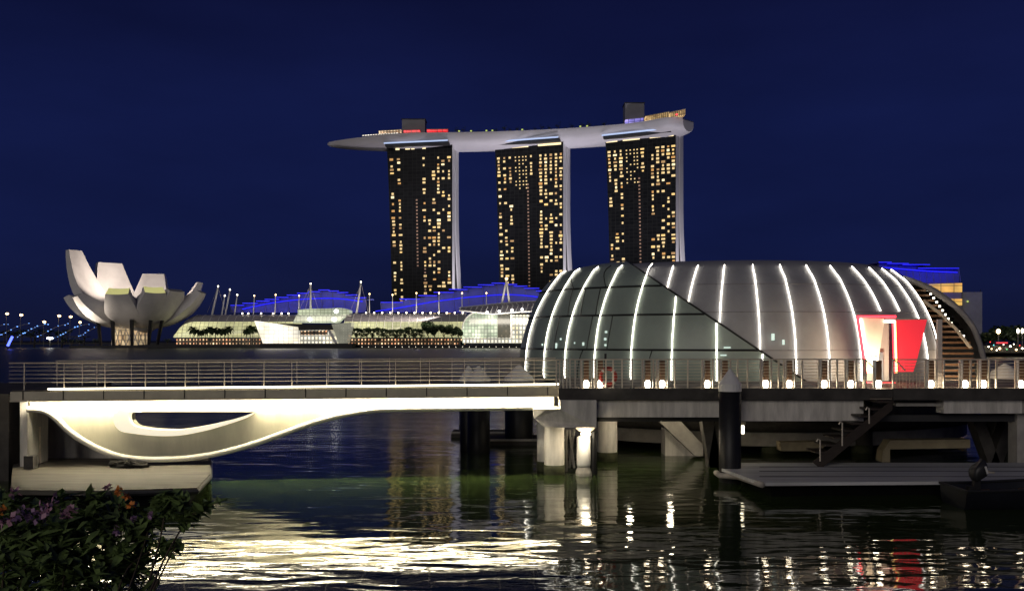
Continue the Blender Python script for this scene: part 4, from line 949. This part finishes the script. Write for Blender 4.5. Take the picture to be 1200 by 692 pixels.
# mooring piles with white cone caps
def pile(px, Y, r, yapex, ycap, label, lean=0, col='black_steel'):
    x = X(px, Y); zc = Z(ycap, Y); za = Z(yapex, Y)
    root = thing('mooring_pile', label, 'mooring pile', (x, Y, 0), 'mooring piles with white cone caps')
    m = MB(); m.lathe([(r, -2), (r, zc - 0.02)], (x, Y, 0), 24); m.build('shaft', M[col], root, True)
    m = MB(); m.lathe([(r * 1.05, zc - 0.02), (r * 1.05, zc + 0.32 * (za - zc)), (r * 0.08, za)], (x, Y, 0), 20); m.build('cone_cap', M['white_cap'], root)
    return root
pile(855.5, 36.4, 0.42, 432, 457.5, 'thick black mooring pile with white cone cap before the pier edge')
pile(549, 47, 0.42, 427.5, 450, 'left one of two cone capped piles behind the footbridge rail')
pile(561, 46, 0.55, 428, 450.5, 'right one of two cone capped piles behind the footbridge rail')
pile(608, 50, 0.75, 427, 450, 'cone capped pile beside the lower left edge of the dome')
pile(1178, 48, 1.15, 426, 452, 'wide white cone capped pile behind the rail at far right')
for px, Y, r in ((566, 54, 1.1), (608, 50.5, 1.5)):
    root = thing('pile_float', ('outer' if px < 600 else 'inner') + ' dark square float ringing piles under the footbridge', 'float', (X(px, Y), Y, 0), 'floats round the piles')
    m = MB(); m.span((X(px, Y) - r * 1.6, Y - r, -0.2), (X(px, Y) + r * 1.6, Y + r, 0.25)); m.build('float_body', M['dark_concrete'], root)
    m = MB(); m.tube([(X(px, Y) - r * 1.6, Y - r, 0.27), (X(px, Y) + r * 1.6, Y - r, 0.27)], 0.07, 6); m.build('rim', M['concrete'], root)

# stairs down to the water
st = thing('landing_stairs', 'dark bronze landing stairs dropping from the pier to the pontoon', 'stairs', (X(1000, 37.6), 37.6, 0))
ns = 8
for i in range(ns):
    a = P(1034 - i * 10.2, 470 + i * 8.4, 37.0); m = MB(); m.box((a.x, 37.3, a.z), (0.62, 1.3, 0.07)); m.build('tread', M['bronze'], st)
for yb2 in (36.68, 37.95):
    m = MB(); m.prism([P(1046, 468, yb2), P(1046, 480, yb2), P(962, 549, yb2), P(952, 541, yb2)], (0, 0.06, 0)); m.build('stringer', M['bronze'], st)
for px, y0, y1 in ((1018.5, 477, 496), (987, 494, 522), (961, 514, 540)):
    m = MB(); m.tube([P(px, y1, 36.62), P(px, y0 + 1, 36.62), P(px - 2.5, y0, 36.62), P(px - 4, y0 + 3, 36.62)], 0.028, 6); m.build('handrail_post', M['steel'], st)
# right pontoon
pr = thing('floating_pontoon', 'long grey planked pontoon floating before the pier at right', 'pontoon', (X(1030, 35), 35, 0))
pts = [(X(845, 36.3), 36.2, 0.55), (X(893, 32.4), 32.6, 0.55), (X(1330, 32.4), 33.2, 0.55), (X(1330, 38), 37.9, 0.55), (X(868, 37.9), 37.9, 0.55)]
m = MB(); m.prism([(pts[0][0] + 0.9, pts[0][1] + 0.5, -0.1), (pts[1][0] + 0.5, pts[1][1] + 0.5, -0.1), (pts[2][0], pts[2][1] + 0.5, -0.1), (pts[3][0], pts[3][1], -0.1), (pts[4][0], pts[4][1], -0.1)], (0, 0, 0.53)); m.build('float', M['void'], pr)
m = MB(); m.prism([(x, y, 0.435) for x, y, z in pts], (0, 0, 0.115)); m.build('deck_boards', M['grey_plank'], pr)
gl = MB()
for yy in (34.0, 35.4, 36.6): gl.span((X(890, yy), yy - 0.03, 0.552), (X(1330, yy), yy + 0.03, 0.565))
gl.build('board_gap', M['far_dark'], pr)
m = MB(); m.tube([P(839, 553, 36.05), P(843, 556.5, 35.7), P(866, 558.5, 35.5), P(893, 567.5, 32.5)], 0.11, 8); m.build('bumper', M['bumper'], pr, True)
# moored boat, stern to the viewer
bt = thing('moored_boat', 'small dark boat with black outboard motor moored at the right pontoon', 'boat', (X(1180, 31), 31, 0))
def boat():
    rows = []; Lb = 4.6; x0 = X(1120, 31); Yc = 31.2
    for i in range(10):
        t = i / 9; x = x0 + t * Lb; w = 0.95 * (1 - max(0, t - 0.55) ** 2 * 3.2); zz = 0.62 + 0.25 * t * t; row = []
        for k in range(9):
            a = pi * k / 8; row.append((x, Yc - w * cos(a) * (1 if True else 0), zz - (zz + 0.25) * sin(a) ** 0.6))
        rows.append(row)
    m = MB(); m.grid(rows, True); m.add(rows[0], [tuple(range(9))]); m.build('hull', M['hull'], bt, True)
    g_ = MB(); g_.tube([r[0] for r in rows] + [r[-1] for r in rows[::-1]] + [rows[0][0]], 0.05, 6); g_.build('gunwale', M['rubber'], bt)
    s = MB(); s.span((x0 + 1.2, Yc - 0.8, 0.36), (x0 + 1.6, Yc + 0.8, 0.42)); s.span((x0 + 2.6, Yc - 0.8, 0.4), (x0 + 3.0, Yc + 0.8, 0.46)); s.build('thwart', M['wood'], bt)
    return x0, Yc
bx0, bYc = boat()
mo = MB(); cx = X(1141, 30.9)
secs = [(0.0, 0.15, 0.19, 0.0), (0.05, 0.22, 0.27, 0.0), (0.2, 0.25, 0.32, 0.0), (0.36, 0.24, 0.31, 0.03), (0.46, 0.19, 0.25, 0.06), (0.52, 0.09, 0.13, 0.08)]
rows = []
for dz, wx, wy, sh in secs:                                   # rounded-box cowling, leaning towards the boat
    rows.append([(cx + sh + wx * math.copysign(abs(cos(a)) ** 0.55, cos(a)) - 0.25 * dz + 0.1, 30.7 + wy * math.copysign(abs(sin(a)) ** 0.55, sin(a)) * 0.8, 0.98 + dz + 0.12 * cos(a)) for a in [2 * pi * k / 20 for k in range(21)]])
mo.grid(rows); mo.add(rows[-1][:-1], [tuple(range(20))]); mo.add(rows[0][:-1], [tuple(range(19, -1, -1))]); mt = mo.build('outboard_motor', M['rubber'], bt, True)
k_ = MB(); k_.span((cx - 0.1, 30.62, -0.3), (cx + 0.1, 30.82, 1.05)); k_.span((cx - 0.28, 30.6, 0.55), (cx - 0.1, 30.85, 0.72)); k_.build('leg', M['black_steel'], mt)
k_ = MB(); k_.tube([(cx + 0.1, 30.6, 1.2), (cx + 0.6, 30.75, 1.16)], 0.03, 6); k_.build('tiller', M['steel'], mt)
k_ = MB(); k_.prism([(cx + 0.10, 30.38, 1.40), (cx + 0.16, 30.38, 1.42), (cx + 0.28, 30.48, 1.18), (cx + 0.22, 30.46, 1.14)], (0, 0.03, 0)); k_.build('stripe', M['white_cap'], mt)

# ------------------------------------------------------------------ dome pavilion
YD = 55.0; RB = 0.8
TH = np.radians(np.linspace(-180, 180, 361))
drows = [(3.42, 619.5, 1154), (3.9, 615, 1154), (4.65, 612.5, 1152), (5.4, 615, 1148), (6.35, 620.5, 1140), (7.4, 628, 1121), (8.35, 638, 1094), (8.95, 650, 1064), (9.36, 667, 1047), (9.62, 694, 1024), (9.76, 745, 985)]
DR = []
for z, l_, r_ in drows:
    xl, xr_ = X(l_, YD), X(r_, YD)
    for _ in range(30):
        cx = (xl + xr_) / 2; a = (xr_ - xl) / 2; q = (cx + a * np.sin(TH)) / (YD - RB * a * np.cos(TH)) * F + PX0
        xl += (l_ - q.min()) * YD / F * 0.7; xr_ += (r_ - q.max()) * YD / F * 0.7
    DR.append((z, (xl + xr_) / 2, (xr_ - xl) / 2))
dz_ = [d[0] for d in DR]
fine = smooth_curve(DR, 5); fz = [p[0] for p in fine]; fc = [p[1] for p in fine]; fa = [p[2] for p in fine]
def S(th, z, off=0.0):
    c = interp(z, fz, fc); a = interp(z, fz, fa)
    p = Vector((c + a * sin(th), YD - RB * a * cos(th), z))
    if off:
        a2 = interp(z + 0.08, fz, fa); dr = (a2 - a) / 0.08
        n = Vector((sin(th), -cos(th) / RB * 1.0, -dr)).normalized(); p = p + n * off
    return p
def proj(p): return PX0 + p.x * F / p.y, PY0 - (p.z - CAMH) * F / p.y
SAMP = np.radians(np.linspace(-85, 70, 1551))
def theta(px, z):
    c = interp(z, fz, fc); a = interp(z, fz, fa)
    q = PX0 + (c + a * np.sin(SAMP)) / (YD - RB * a * np.cos(SAMP)) * F
    i = int(np.abs(q - px).argmin()); return float(SAMP[i])
pav = thing('dome_pavilion', 'large ribbed dome pavilion with glowing ribs and green glass left side', 'pavilion', (14.2, YD, DZ))
ZT = 9.76
zs_ = [3.42 + (ZT - 3.42) * i / 46 for i in range(47)]
thN = theta(1100, 4.0)
def notch(z): return theta(interp(z, [3.4, 5.05, 6.9, 8.6, 9.4], [1101, 1099, 1086, 1066, 1046]), z)
def notch_hi(z): return radians(interp(z, [3.4, 5, 7, 8.6, 9.3, 9.8], [66, 64, 60, 53, 44, 36]))
ths = 150
rows = []
for z in zs_:
    a0 = notch_hi(z); a1 = 2 * pi + notch(z) if z < 9.2 else a0 + 2 * pi
    if z >= 9.2: a0 = notch(z); a1 = a0 + 2 * pi
    rows.append([S(a0 + (a1 - a0) * k / ths, z) for k in range(ths + 1)])
m = MB(); m.grid(rows)
capz = [S(2 * pi * k / 60, ZT) for k in range(60)]; m.add(capz, [tuple(range(60))])
shell = m.build('shell', M['shell'], pav, True)
seam = MB()
for z in (5.0, 6.85, 8.25): seam.tube([S(t, z, 0.004) for t in np.linspace(radians(-20), notch(z), 40)], 0.016, 4)
seam.build('seam', M['seam'], shell)
rimm = MB(); zz = [3.45 + i * 0.28 for i in range(20)]; rimm.tube([S(notch_hi(z), z, 0.0) for z in zz], 0.17, 6); rimm.build('notch_rim', M['roof_grey'], shell, True)
rimm = MB(); rimm.tube([S(notch_hi(z) + 0.18, z, 0.02) for z in zz], 0.05, 6); rimm.build('notch_rail', M['steel'], shell, True)
# outer glass skin on the left, cut along a falling diagonal
def diag_px(y): return 735 + 1.49 * (y - 306)
def th_cut(z):
    lo, hi = radians(-80), radians(40)
    for _ in range(40):
        mid_ = (lo + hi) / 2; px, py = proj(S(mid_, z, 0.16))
        if px < diag_px(py): lo = mid_
        else: hi = mid_
    return lo
zg = [3.46 + (9.72 - 3.46) * i / 44 for i in range(45)]
cut = {z: th_cut(z) for z in zg}
m = MB(); m.grid([[S(radians(-178) + (cut[z] - radians(-178)) * k / 90, z, 0.16) for k in range(91)] for z in zg])
glass = m.build('glass_skin', M['tint'], pav, True)
edge = MB(); edge.tube([S(cut[z], z, 0.14) for z in zg], 0.055, 6); edge.tube([S(cut[z], z, 0.05) for z in zg], 0.05, 6); edge.build('cut_edge', M['mullion'], glass)
mu = MB()
for z in (4.98, 6.68, 8.1):
    zc_ = min(zg, key=lambda q: abs(q - z)); mu.tube([S(t, z, 0.175) for t in np.linspace(radians(-120), cut[zc_], 70)], 0.05, 5)
for pxv, z0, z1 in ((713, 5.0, 6.7), (690, 5.0, 6.7), (652, 5.0, 6.7), (683, 6.7, 8.1), (668, 6.7, 8.1), (700, 6.7, 8.1), (680, 3.5, 5.0), (760, 3.5, 5.0), (712, 8.1, 9.3), (675, 8.1, 9.3)):
    t0 = theta(pxv, z0); t1 = theta(pxv + (z1 - z0) * 4, z1); mu.tube([S(t0 + (t1 - t0) * i / 6, z0 + (z1 - z0) * i / 6, 0.175) for i in range(7)], 0.028, 5)
mu.build('mullion', M['mullion'], glass)
for pxv, zl, w_, h_ in ((655, 5.15, .05, .14), (660, 5.5, .04, .05), (711.5, 5.2, .05, .05), (711.5, 5.5, .06, .06), (712.5, 5.85, .06, .05), (686, 5.25, .05, .08), (639, 5.2, .04, .05), (676, 5.3, .03, .04), (852, 5.1, .16, .03), (848, 4.75, .14, .03), (905, 5.6, .07, .16), (917, 5.35, .05, .12)):
    t = theta(pxv, zl); q = S(t, zl, 0.19); m = MB(); m.box(q, (w_ * 2, 0.05, h_ * 2)); m.build('pane_light', M['pane_light'] if 'pane_light' in M else M.setdefault('pane_light', glow('pane_light', (0.8, 1.0, 0.9), 0.75)), glass)
ZR0, ZR1 = 3.52, 9.24
def rib_th(pb, pt, z):
    u = max(0.0, (z - ZR0) / (ZR1 - ZR0)); return theta(pb + (pt - pb) * u ** 2.4, z)
def rib(pb, pt, z0, z1, off, r=0.026):
    zz_ = [z0 + (z1 - z0) * i / 30 for i in range(31)]; th_ = [rib_th(pb, pt, z) for z in zz_]
    th_ = [sum(th_[max(0, i - 1):i + 2]) / len(th_[max(0, i - 1):i + 2]) for i in range(31)]
    m = MB(); m.tube([S(t, z, off) for t, z in zip(th_, zz_)], r, 6); m.build('rib_light', M['rib'], pav)
for pb, pt in ((620, 663), (641, 679), (665, 701), (699, 729), (741, 764)): rib(pb, pt, 3.52, 9.24, 0.22)
def zmax_glass(pb, pt):
    for z in np.arange(9.2, 3.5, -0.04):
        px, py = proj(S(rib_th(pb, pt, z), z, 0.2))
        if px < diag_px(py) - 3: return float(z)
    return 3.6
for pb, pt in ((788, 800), (840, 838), (893, 882)): rib(pb, pt, 3.52, zmax_glass(pb, pt), 0.22)
for pb, pt in ((773, 789), (800, 818), (842, 849), (891, 882), (933, 914), (972, 945), (1009, 973), (1044, 998), (1067, 1018), (1087, 1034), (1101, 1045)):
    z1 = 9.24; z0 = max(3.52, zmax_glass(pb, pt) - 0.1) if pb < 892 else (6.9 if pb in (1044, 1067) else 3.52)
    rib(pb, pt, z0, z1, 0.06)
m = MB(); m.tube([S(radians(71), z, 0.08) for z in (3.5, 3.9, 4.4, 4.9)], 0.05, 6); m.build('rib_light', M['rib'], pav)
# base drum
m = MB(); c0, a0 = interp(3.42, fz, fc), interp(3.42, fz, fa)
m.add([(c0 + a0 * 0.93 * sin(t), YD - RB * a0 * 0.93 * cos(t), z) for z in (0.35, 3.1) for t in np.linspace(0, 2 * pi, 64, endpoint=False)], [(i, (i + 1) % 64, 64 + (i + 1) % 64, 64 + i) for i in range(64)])
m.build('base_drum', M['concrete'], pav, True)
m = MB(); m.tube([(c0 + a0 * 0.95 * sin(t), YD - RB * a0 * 0.95 * cos(t), 1.4) for t in np.linspace(0, 2 * pi, 64, endpoint=False)], 0.35, 8, True); m.build('base_ring', M['dark_concrete'], pav, True)
# stairs climbing inside the cut-out on the right
ns = 17
for i in range(ns):
    stp = MB(); u = i / (ns - 1); z = 3.62 + u * 4.5; Ys = 47.4 + u * 3.4
    pxl = interp(z, [3.6, 5.05, 6.9, 8.3], [1099, 1096, 1086, 1072]) - 3
    pxr_ = interp(z, [3.6, 5.2, 6.0, 7.0, 8.3], [1143, 1140, 1120, 1104, 1082])
    a, b = X(pxl, Ys), X(pxr_, Ys); stp.span((a, Ys, z), (b, Ys + 0.3, z + 0.11)); stp.build('stair_tread', M['wood'], pav)
for i in range(12):
    tl = MB()
    u = 0.42 + i / 11 * 0.55; z = 3.62 + u * 4.5; Ys = 47.3 + u * 3.4; px = interp(z, [5.2, 6.0, 7.0, 8.3], [1138, 1119, 1104, 1084]) - 2
    tl.box((X(px, Ys), Ys - 0.04, z + 0.2), (0.09, 0.05, 0.09)); tl.build('tread_light', M['white_led'], pav)
ro = MB(); ro.tube([P(1082, 352, 49.6), P(1104, 369, 49.2), P(1121, 386, 48.6), P(1137, 407, 47.8)], 0.09, 6); ro.build('stair_rail', M['steel'], pav)
for i in range(11):
    up = MB(); u = i / 10; z = 5.4 + u * 3.2; Ys = 54 + u * 2; a = X(1098 - 14 * u, Ys); b = X(1143 - 58 * u, Ys); up.span((a, Ys, z), (max(b, a + 0.3), Ys + 0.3, z + 0.12)); up.build('upper_stair_tread', M['bronze'], pav)
area('stair_glow', P(1128, 440, 45.6), P(1105, 400, 50), 70, 1.2, 0.4, (1, 0.72, 0.42))

# ------------------------------------------------------------------ entrance portal
YE = 43.2
ep = thing('entrance_portal', 'entrance portal of one cream and one brightly lit red tapered panel', 'portal', (X(1045, YE), YE, DZ))
E = lambda px, py, back=0.0: P(px, py, YE) + Vector((0, back, 0))
zfl = 446.8
def slab(name, pts, mat, dpt, back=0.0, parent=ep):
    m = MB(); m.prism([E(x, y, back) for x, y in pts], (0, dpt, 0)); return m.build(name, mat, parent)
slab('cream_panel', [(1006, 371.8), (1037, 373), (1029, 424), (1026.5, 436.5), (1015.5, 436.5), (1013.5, 420)], M['cream'], 0.35)
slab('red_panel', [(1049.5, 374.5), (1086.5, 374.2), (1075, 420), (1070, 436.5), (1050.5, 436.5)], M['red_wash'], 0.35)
slab('lintel', [(1036, 372.6), (1087, 373), (1087, 374), (1036, 375)], M['seam'], 0.9, 0.0)
slab('recess_wall', [(1035.2, 378), (1049.3, 378), (1049.3, zfl), (1022, zfl), (1026, 425)], M['shell'], 0.2, 0.75)
slab('door', [(1031, 412.5), (1040.8, 412.5), (1040.8, zfl), (1031, zfl)], M['doorgrey'] if 'doorgrey' in M else M.setdefault('doorgrey', surf('door_grey', (0.16, 0.19, 0.24), 0.3, 0.2, 1)), 0.12, 0.55)
slab('white_foot', [(1016, 419), (1028, 419), (1026.8, 424), (1017, 424)], M['white_led'], 0.05, -0.08)
def led(pts, r, mat, back=-0.06, name='led_line'):
    m = MB(); m.tube([E(x, y, back) for x, y in pts], r, 6); m.build(name, mat, ep)
led([(1014, 437), (1012, 420), (1004.8, 370.4), (1049, 370.8)], 0.065, M['red_led']); led([(1016.6, 422), (1013.8, 412), (1008.4, 373.5)], 0.06, M['white_led'])
led([(1036, 376.3), (1048.4, 376.6)], 0.06, M['white_led']); led([(1047.6, 376), (1049, 420), (1049.5, 437)], 0.06, M['yellow_led']); led([(1046, 378), (1047.4, 420), (1048, 437)], 0.05, M['red_led'])
led([(1012, 448), (1024, 449)], 0.06, M['red_led'], -0.3); led([(1030, 448.5), (1046, 448.5)], 0.05, M['red_led'], -0.3)
area('portal_wash', E(1019, 446, -1.0), E(1021, 400), 170, 0.4, 0.2, (1, 0.8, 0.5))

# ------------------------------------------------------------------ pier railing, bollard lights, poles
pr_ = thing('pier_railing', 'steel cable railing along the front edge of the pier', 'railing', (X(900, YP), YP + 0.3, DZ))
rl = MB(); YR = YP + 0.32
def R_(px, py): return P(px, py, YR)
for a, b in ((652, 1015), (1046, 1330)):
    rl.tube([R_(a, 421.0), R_(b, 420.6)], 0.03, 6)
    for k in range(8): rl.tube([R_(a, 425.2 + k * 3.6), R_(b, 425 + k * 3.6)], 0.010, 4)
rl.build('rail', M['steel'], pr_)
boll = [(687, 0), (703.5, 0), (759, 0), (776, 0), (829, 0), (849.5, 0), (897.5, 0), (925, 0), (966, 0), (997, 0), (1029.5, 1), (1091, 0), (1131, 0), (1152.5, 0), (1196.5, 0)]
posts = [652, 656, 660, 664, 668, 674]
for px, _ in boll: posts += ([px - 6.5, px + 6.5] + ([px + 15] if px not in (687, 759, 829, 1131) else []) if not _ else [])
posts += [1014.5, 1046.5, 729, 741, 806, 876]
for px in posts:
    m = MB(); a = R_(px, 420.8); m.box((a.x, YR, (a.z + DZ) / 2 + 0.01), (0.05, 0.09, a.z - DZ - 0.02)); m.build('post', M['steel'], pr_)
Yb = YP + 0.75
bl0 = None
locs = ['left of the lifebuoy, nearest the footbridge', 'just left of the lifebuoy', 'right of the lifebuoy, first of a close pair', 'right of the lifebuoy, second of a close pair', 'left of the white cone capped black pile',
        'directly behind the white cone capped black pile', 'first right of the white cone capped black pile', 'second right of the white cone capped black pile', 'third right of the white cone capped black pile', 'just left of the red portal',
        'in the gap at the head of the landing stairs', 'between the red portal and the tall pale pole', 'before the dome staircase', 'before the right edge of the dome', 'at the right picture edge']
for i, (px, _) in enumerate(boll):
    x = X(px, Yb); lab = 'timber bollard light ' + locs[i]
    if bl0 is None:
        bl0 = thing('bollard_light', lab, 'bollard light', (x, Yb, DZ), 'timber bollard lights along the pier')
        m = MB(); m.span((x - 0.10, Yb - 0.08, DZ + 0.32), (x + 0.10, Yb + 0.10, DZ + 1.12)); m.build('timber_post', M['wood'], bl0)
        m = MB(); m.lathe([(0.06, 0.03), (0.105, 0.07), (0.115, 0.16), (0.105, 0.26), (0.06, 0.31)], (x, Yb, DZ), 12); m.build('lamp', M['lamp'], bl0)
        m = MB(); m.span((x - 0.11, Yb - 0.11, DZ + 0.002), (x + 0.11, Yb + 0.11, DZ + 0.028)); m.build('base_plate', M['steel'], bl0)
        m = MB(); m.span((x - 0.225, Yb - 0.16, DZ + 0.01), (x - 0.165, Yb + 0.05, DZ + 1.16)); m.build('side_plate', M['white_cap'], bl0)
    else: place_copy(bl0, (x, Yb, DZ), lab)
# gate beside the stair head
gt = thing('stair_gate', 'low barred gate at the head of the landing stairs', 'gate', (X(1060, YR), YR, DZ))
m = MB(); m.tube([R_(1044, 436), R_(1078, 436)], 0.03, 6)
for k in range(9): m.tube([R_(1046 + k * 4, 436), R_(1046 + k * 4, 454)], 0.014, 5)
m.tube([R_(1044, 455), R_(1078, 455)], 0.02, 6); m.build('bars', M['steel'], gt)
m = MB(); m.tube([R_(1015, 421.5), R_(1024, 431), R_(1024.5, 454)], 0.03, 6); m.build('handrail', M['steel'], gt)
m = MB(); m.tube([R_(1046, 421.5), R_(1052, 424), R_(1061, 434)], 0.03, 6); m.build('handrail', M['steel'], gt)
# poles
tp = thing('tall_pale_pole', 'tall pale steel pole between red portal and dome staircase', 'pole', (X(1101, 38.4), 38.4, DZ))
m = MB(); a = P(1101, 374, 38.4); m.span((X(1098.4, 38.4), 38.35, DZ + 0.03), (X(1103.6, 38.4), 38.5, a.z)); m.build('shaft', M['cream'], tp)
m = MB(); m.span((X(1096.5, 38.4), 38.25, DZ + 0.002), (X(1105.5, 38.4), 38.6, DZ + 0.028)); m.build('base_plate', M['steel'], tp)
for px, y0, lab in ((709.5, 414, 'black post carrying the lifebuoy'), (740.5, 421, 'thin black post right of the lifebuoy')):
    bp = thing('black_post', lab + ' on the pier', 'post', (X(px, YP + .6), YP + 0.6, DZ)); Yq = YP + 0.6
    m = MB(); m.tube([(X(px, Yq), Yq, DZ), (X(px, Yq), Yq, Z(y0, Yq))], 0.045 if px < 720 else 0.03, 8); m.build('shaft', M['black_steel'], bp)
    m = MB(); m.lathe([(0.09, 0.0), (0.09, 0.03)], (X(px, Yq), Yq, DZ), 10); m.build('foot', M['black_steel'], bp)
lb = thing('lifebuoy', 'red and white lifebuoy hung behind the pier railing', 'lifebuoy', P(712.5, 441, YP + 0.75))
cc = P(712.5, 441, YP + 0.72); ring = MB(); band = MB()
def arcpts(a0, a1, n): return [(cc.x + 0.30 * sin(a), cc.y + 0.02 * cos(a), cc.z + 0.33 * cos(a)) for a in np.linspace(a0, a1, n)]
ring.tube(arcpts(0, 2 * pi, 33)[:-1], 0.085, 10, True); rg = ring.build('ring', M['red_paint'], lb, True)
for k in range(4):
    a = pi / 4 + k * pi / 2; band.tube(arcpts(a - 0.14, a + 0.14, 5), 0.092, 10)
band.build('white_band', M['white_cap'], rg, True)
area('pier_glow', P(715, 448, 36.9), P(715, 440, 38.3), 1.2, 0.5, 0.1, (1, 0.9, 0.7))

# ------------------------------------------------------------------ flowering bushes beside the camera
def bush(name_label, blobs, nleaf, seed, flowers, stems):
    rnd = random.Random(seed); bx_ = blobs[0]
    root = thing('flowering_bush', name_label, 'bush', (X(bx_[0], bx_[2]), 4.4, 3.62), 'flowering bushes at the near bank')
    m = MB(); leaves = []
    for k in range(nleaf):
        b = rnd.choices(blobs, [q[3] ** 2 for q in blobs])[0]; c = P(b[0], b[1], b[2]); r = b[3]
        while True:
            v = Vector((rnd.uniform(-1, 1), rnd.uniform(-1, 1), rnd.uniform(-1, 1)))
            if v.length < 1: break
        p = c + Vector((v.x * r, v.y * r * 0.8, v.z * r * 0.8)); L_ = rnd.choice((rnd.uniform(0.018, 0.035), rnd.uniform(0.03, 0.05), rnd.uniform(0.045, 0.068)))
        d = Vector((rnd.uniform(-1, 1), rnd.uniform(-1, 1), rnd.uniform(-0.7, 0.5))).normalized(); s = d.cross(Vector((rnd.uniform(-.4, .4), rnd.uniform(-.4, .4), 1))).normalized(); n = s.cross(d)
        w = L_ * rnd.uniform(0.42, 0.6)
        a0, a1, a2 = p - d * L_, p, p + d * L_ * 1.15
        m.add([a0, a1 + s * w + n * w * .35 - d * L_ * .2, a1 + s * w * .7 + n * w * .2 + d * L_ * .45, a2, a1 - s * w * .7 + n * w * .2 + d * L_ * .45, a1 - s * w + n * w * .35 - d * L_ * .2, a1], [(0, 1, 6), (1, 2, 6), (2, 3, 6), (3, 4, 6), (4, 5, 6), (5, 0, 6)])
    tag(m.build('leaves', M['leaf'], root), kind='stuff')
    for pts in stems:
        s_ = MB(); pp = smooth_curve([tuple(P(*q)) for q in pts], 4); s_.tube(pp, [0.007 * (1 - 0.7 * i / len(pp)) for i in range(len(pp))], 5); s_.build('stem', M['bark'], root)
    for (px, py, Y, r, mt) in flowers:
        f_ = MB(); c = P(px, py, Y)
        for k in range(int(9 + r * 160)):
            v = Vector((rnd.gauss(0, 1), rnd.gauss(0, 1), rnd.gauss(0, 1))).normalized() * r * rnd.uniform(0.3, 1); p = c + v
            d = (v.normalized() + Vector((rnd.uniform(-.7, .7), rnd.uniform(-.7, .7), rnd.uniform(-.7, .7)))).normalized(); s = d.cross(Vector((rnd.random(), rnd.random(), 1))).normalized(); L_ = rnd.uniform(0.012, 0.021)
            f_.quad(p - d * L_, p + s * L_ * 0.8, p + d * L_ * 1.2, p - s * L_ * 0.8)
        f_.build('flower_cluster', M[mt], root)
Yf = 5.6
bush('dense dark bush with purple flower clusters in the lower left corner', [(-5, 640, 5.6, .32), (40, 650, 5.5, .30), (85, 640, 5.6, .26), (20, 605, 5.7, .17), (60, 612, 5.7, .17), (105, 615, 5.7, .17), (30, 690, 5.3, .34), (95, 690, 5.4, .26), (5, 590, 5.8, .10), (78, 586, 5.8, .08)],
     2300, 21, [(16, 577, 5.5, .035, 'petal_pink'), (3, 596, 5.4, .04, 'petal_orange'), (30, 598, 5.4, .05, 'petal_purple'), (40, 606, 5.35, .05, 'petal_purple'), (55, 595, 5.35, .06, 'petal_pink'), (62, 588, 5.4, .05, 'petal_pink'), (25, 606, 5.3, .04, 'petal_purple'), (76, 602, 5.35, .055, 'petal_pink'), (84, 597, 5.4, .04, 'petal_pink'), (2, 612, 5.3, .03, 'petal_pink'), (12, 608, 5.3, .035, 'petal_pink'), (50, 602, 5.4, .05, 'petal_purple')],
     [[(20, 720, 5.0), (30, 660, 5.4), (50, 600, 5.7)], [(70, 720, 5.0), (80, 650, 5.5), (105, 600, 5.7)], [(0, 720, 5.0), (5, 640, 5.5), (-5, 590, 5.7)]])
bush('thin airy bush with small orange flowers right of the purple flowered bush', [(125, 615, 5.8, .16), (140, 600, 5.9, .12), (150, 640, 5.7, .17), (165, 620, 5.8, .13), (125, 660, 5.6, .20), (155, 675, 5.6, .16), (185, 645, 5.7, .10), (112, 582, 5.9, .08), (178, 610, 5.8, .09)],
     820, 33, [(126, 571, 5.7, .022, 'petal_pink'), (139, 575.5, 5.7, .024, 'petal_orange'), (149, 581, 5.7, .026, 'petal_orange'), (154, 592, 5.7, .03, 'petal_orange'), (177, 602, 5.7, .02, 'petal_purple'), (137, 622, 5.6, .03, 'petal_purple'), (156, 607, 5.6, .025, 'petal_purple')],
     [[(115, 720, 5.1), (130, 660, 5.5), (140, 590, 5.8)], [(140, 720, 5.1), (165, 650, 5.6), (178, 605, 5.8)], [(130, 720, 5.1), (150, 665, 5.5), (185, 640, 5.7)]])
bush('sparse twig with a few large leaves reaching over the water at lower left', [(194, 582, 5.7, .05), (204, 590, 5.7, .05), (222, 604, 5.7, .06), (216, 615, 5.7, .04), (232, 598, 5.7, .04), (206, 640, 5.7, .05), (196, 600, 5.7, .05), (244, 592, 5.75, .03), (258, 588, 5.75, .025), (186, 590, 5.7, .05), (210, 582, 5.75, .04)],
     210, 44, [], [[(165, 720, 5.2), (190, 660, 5.5), (212, 620, 5.7), (225, 603, 5.7), (245, 592, 5.75), (266, 585, 5.75)], [(180, 690, 5.4), (200, 650, 5.6), (207, 635, 5.7)], [(175, 680, 5.4), (190, 620, 5.7), (194, 582, 5.7)]])

for o in list(bpy.data.objects):
    if 'origin_xyz' in o: del o['origin_xyz']
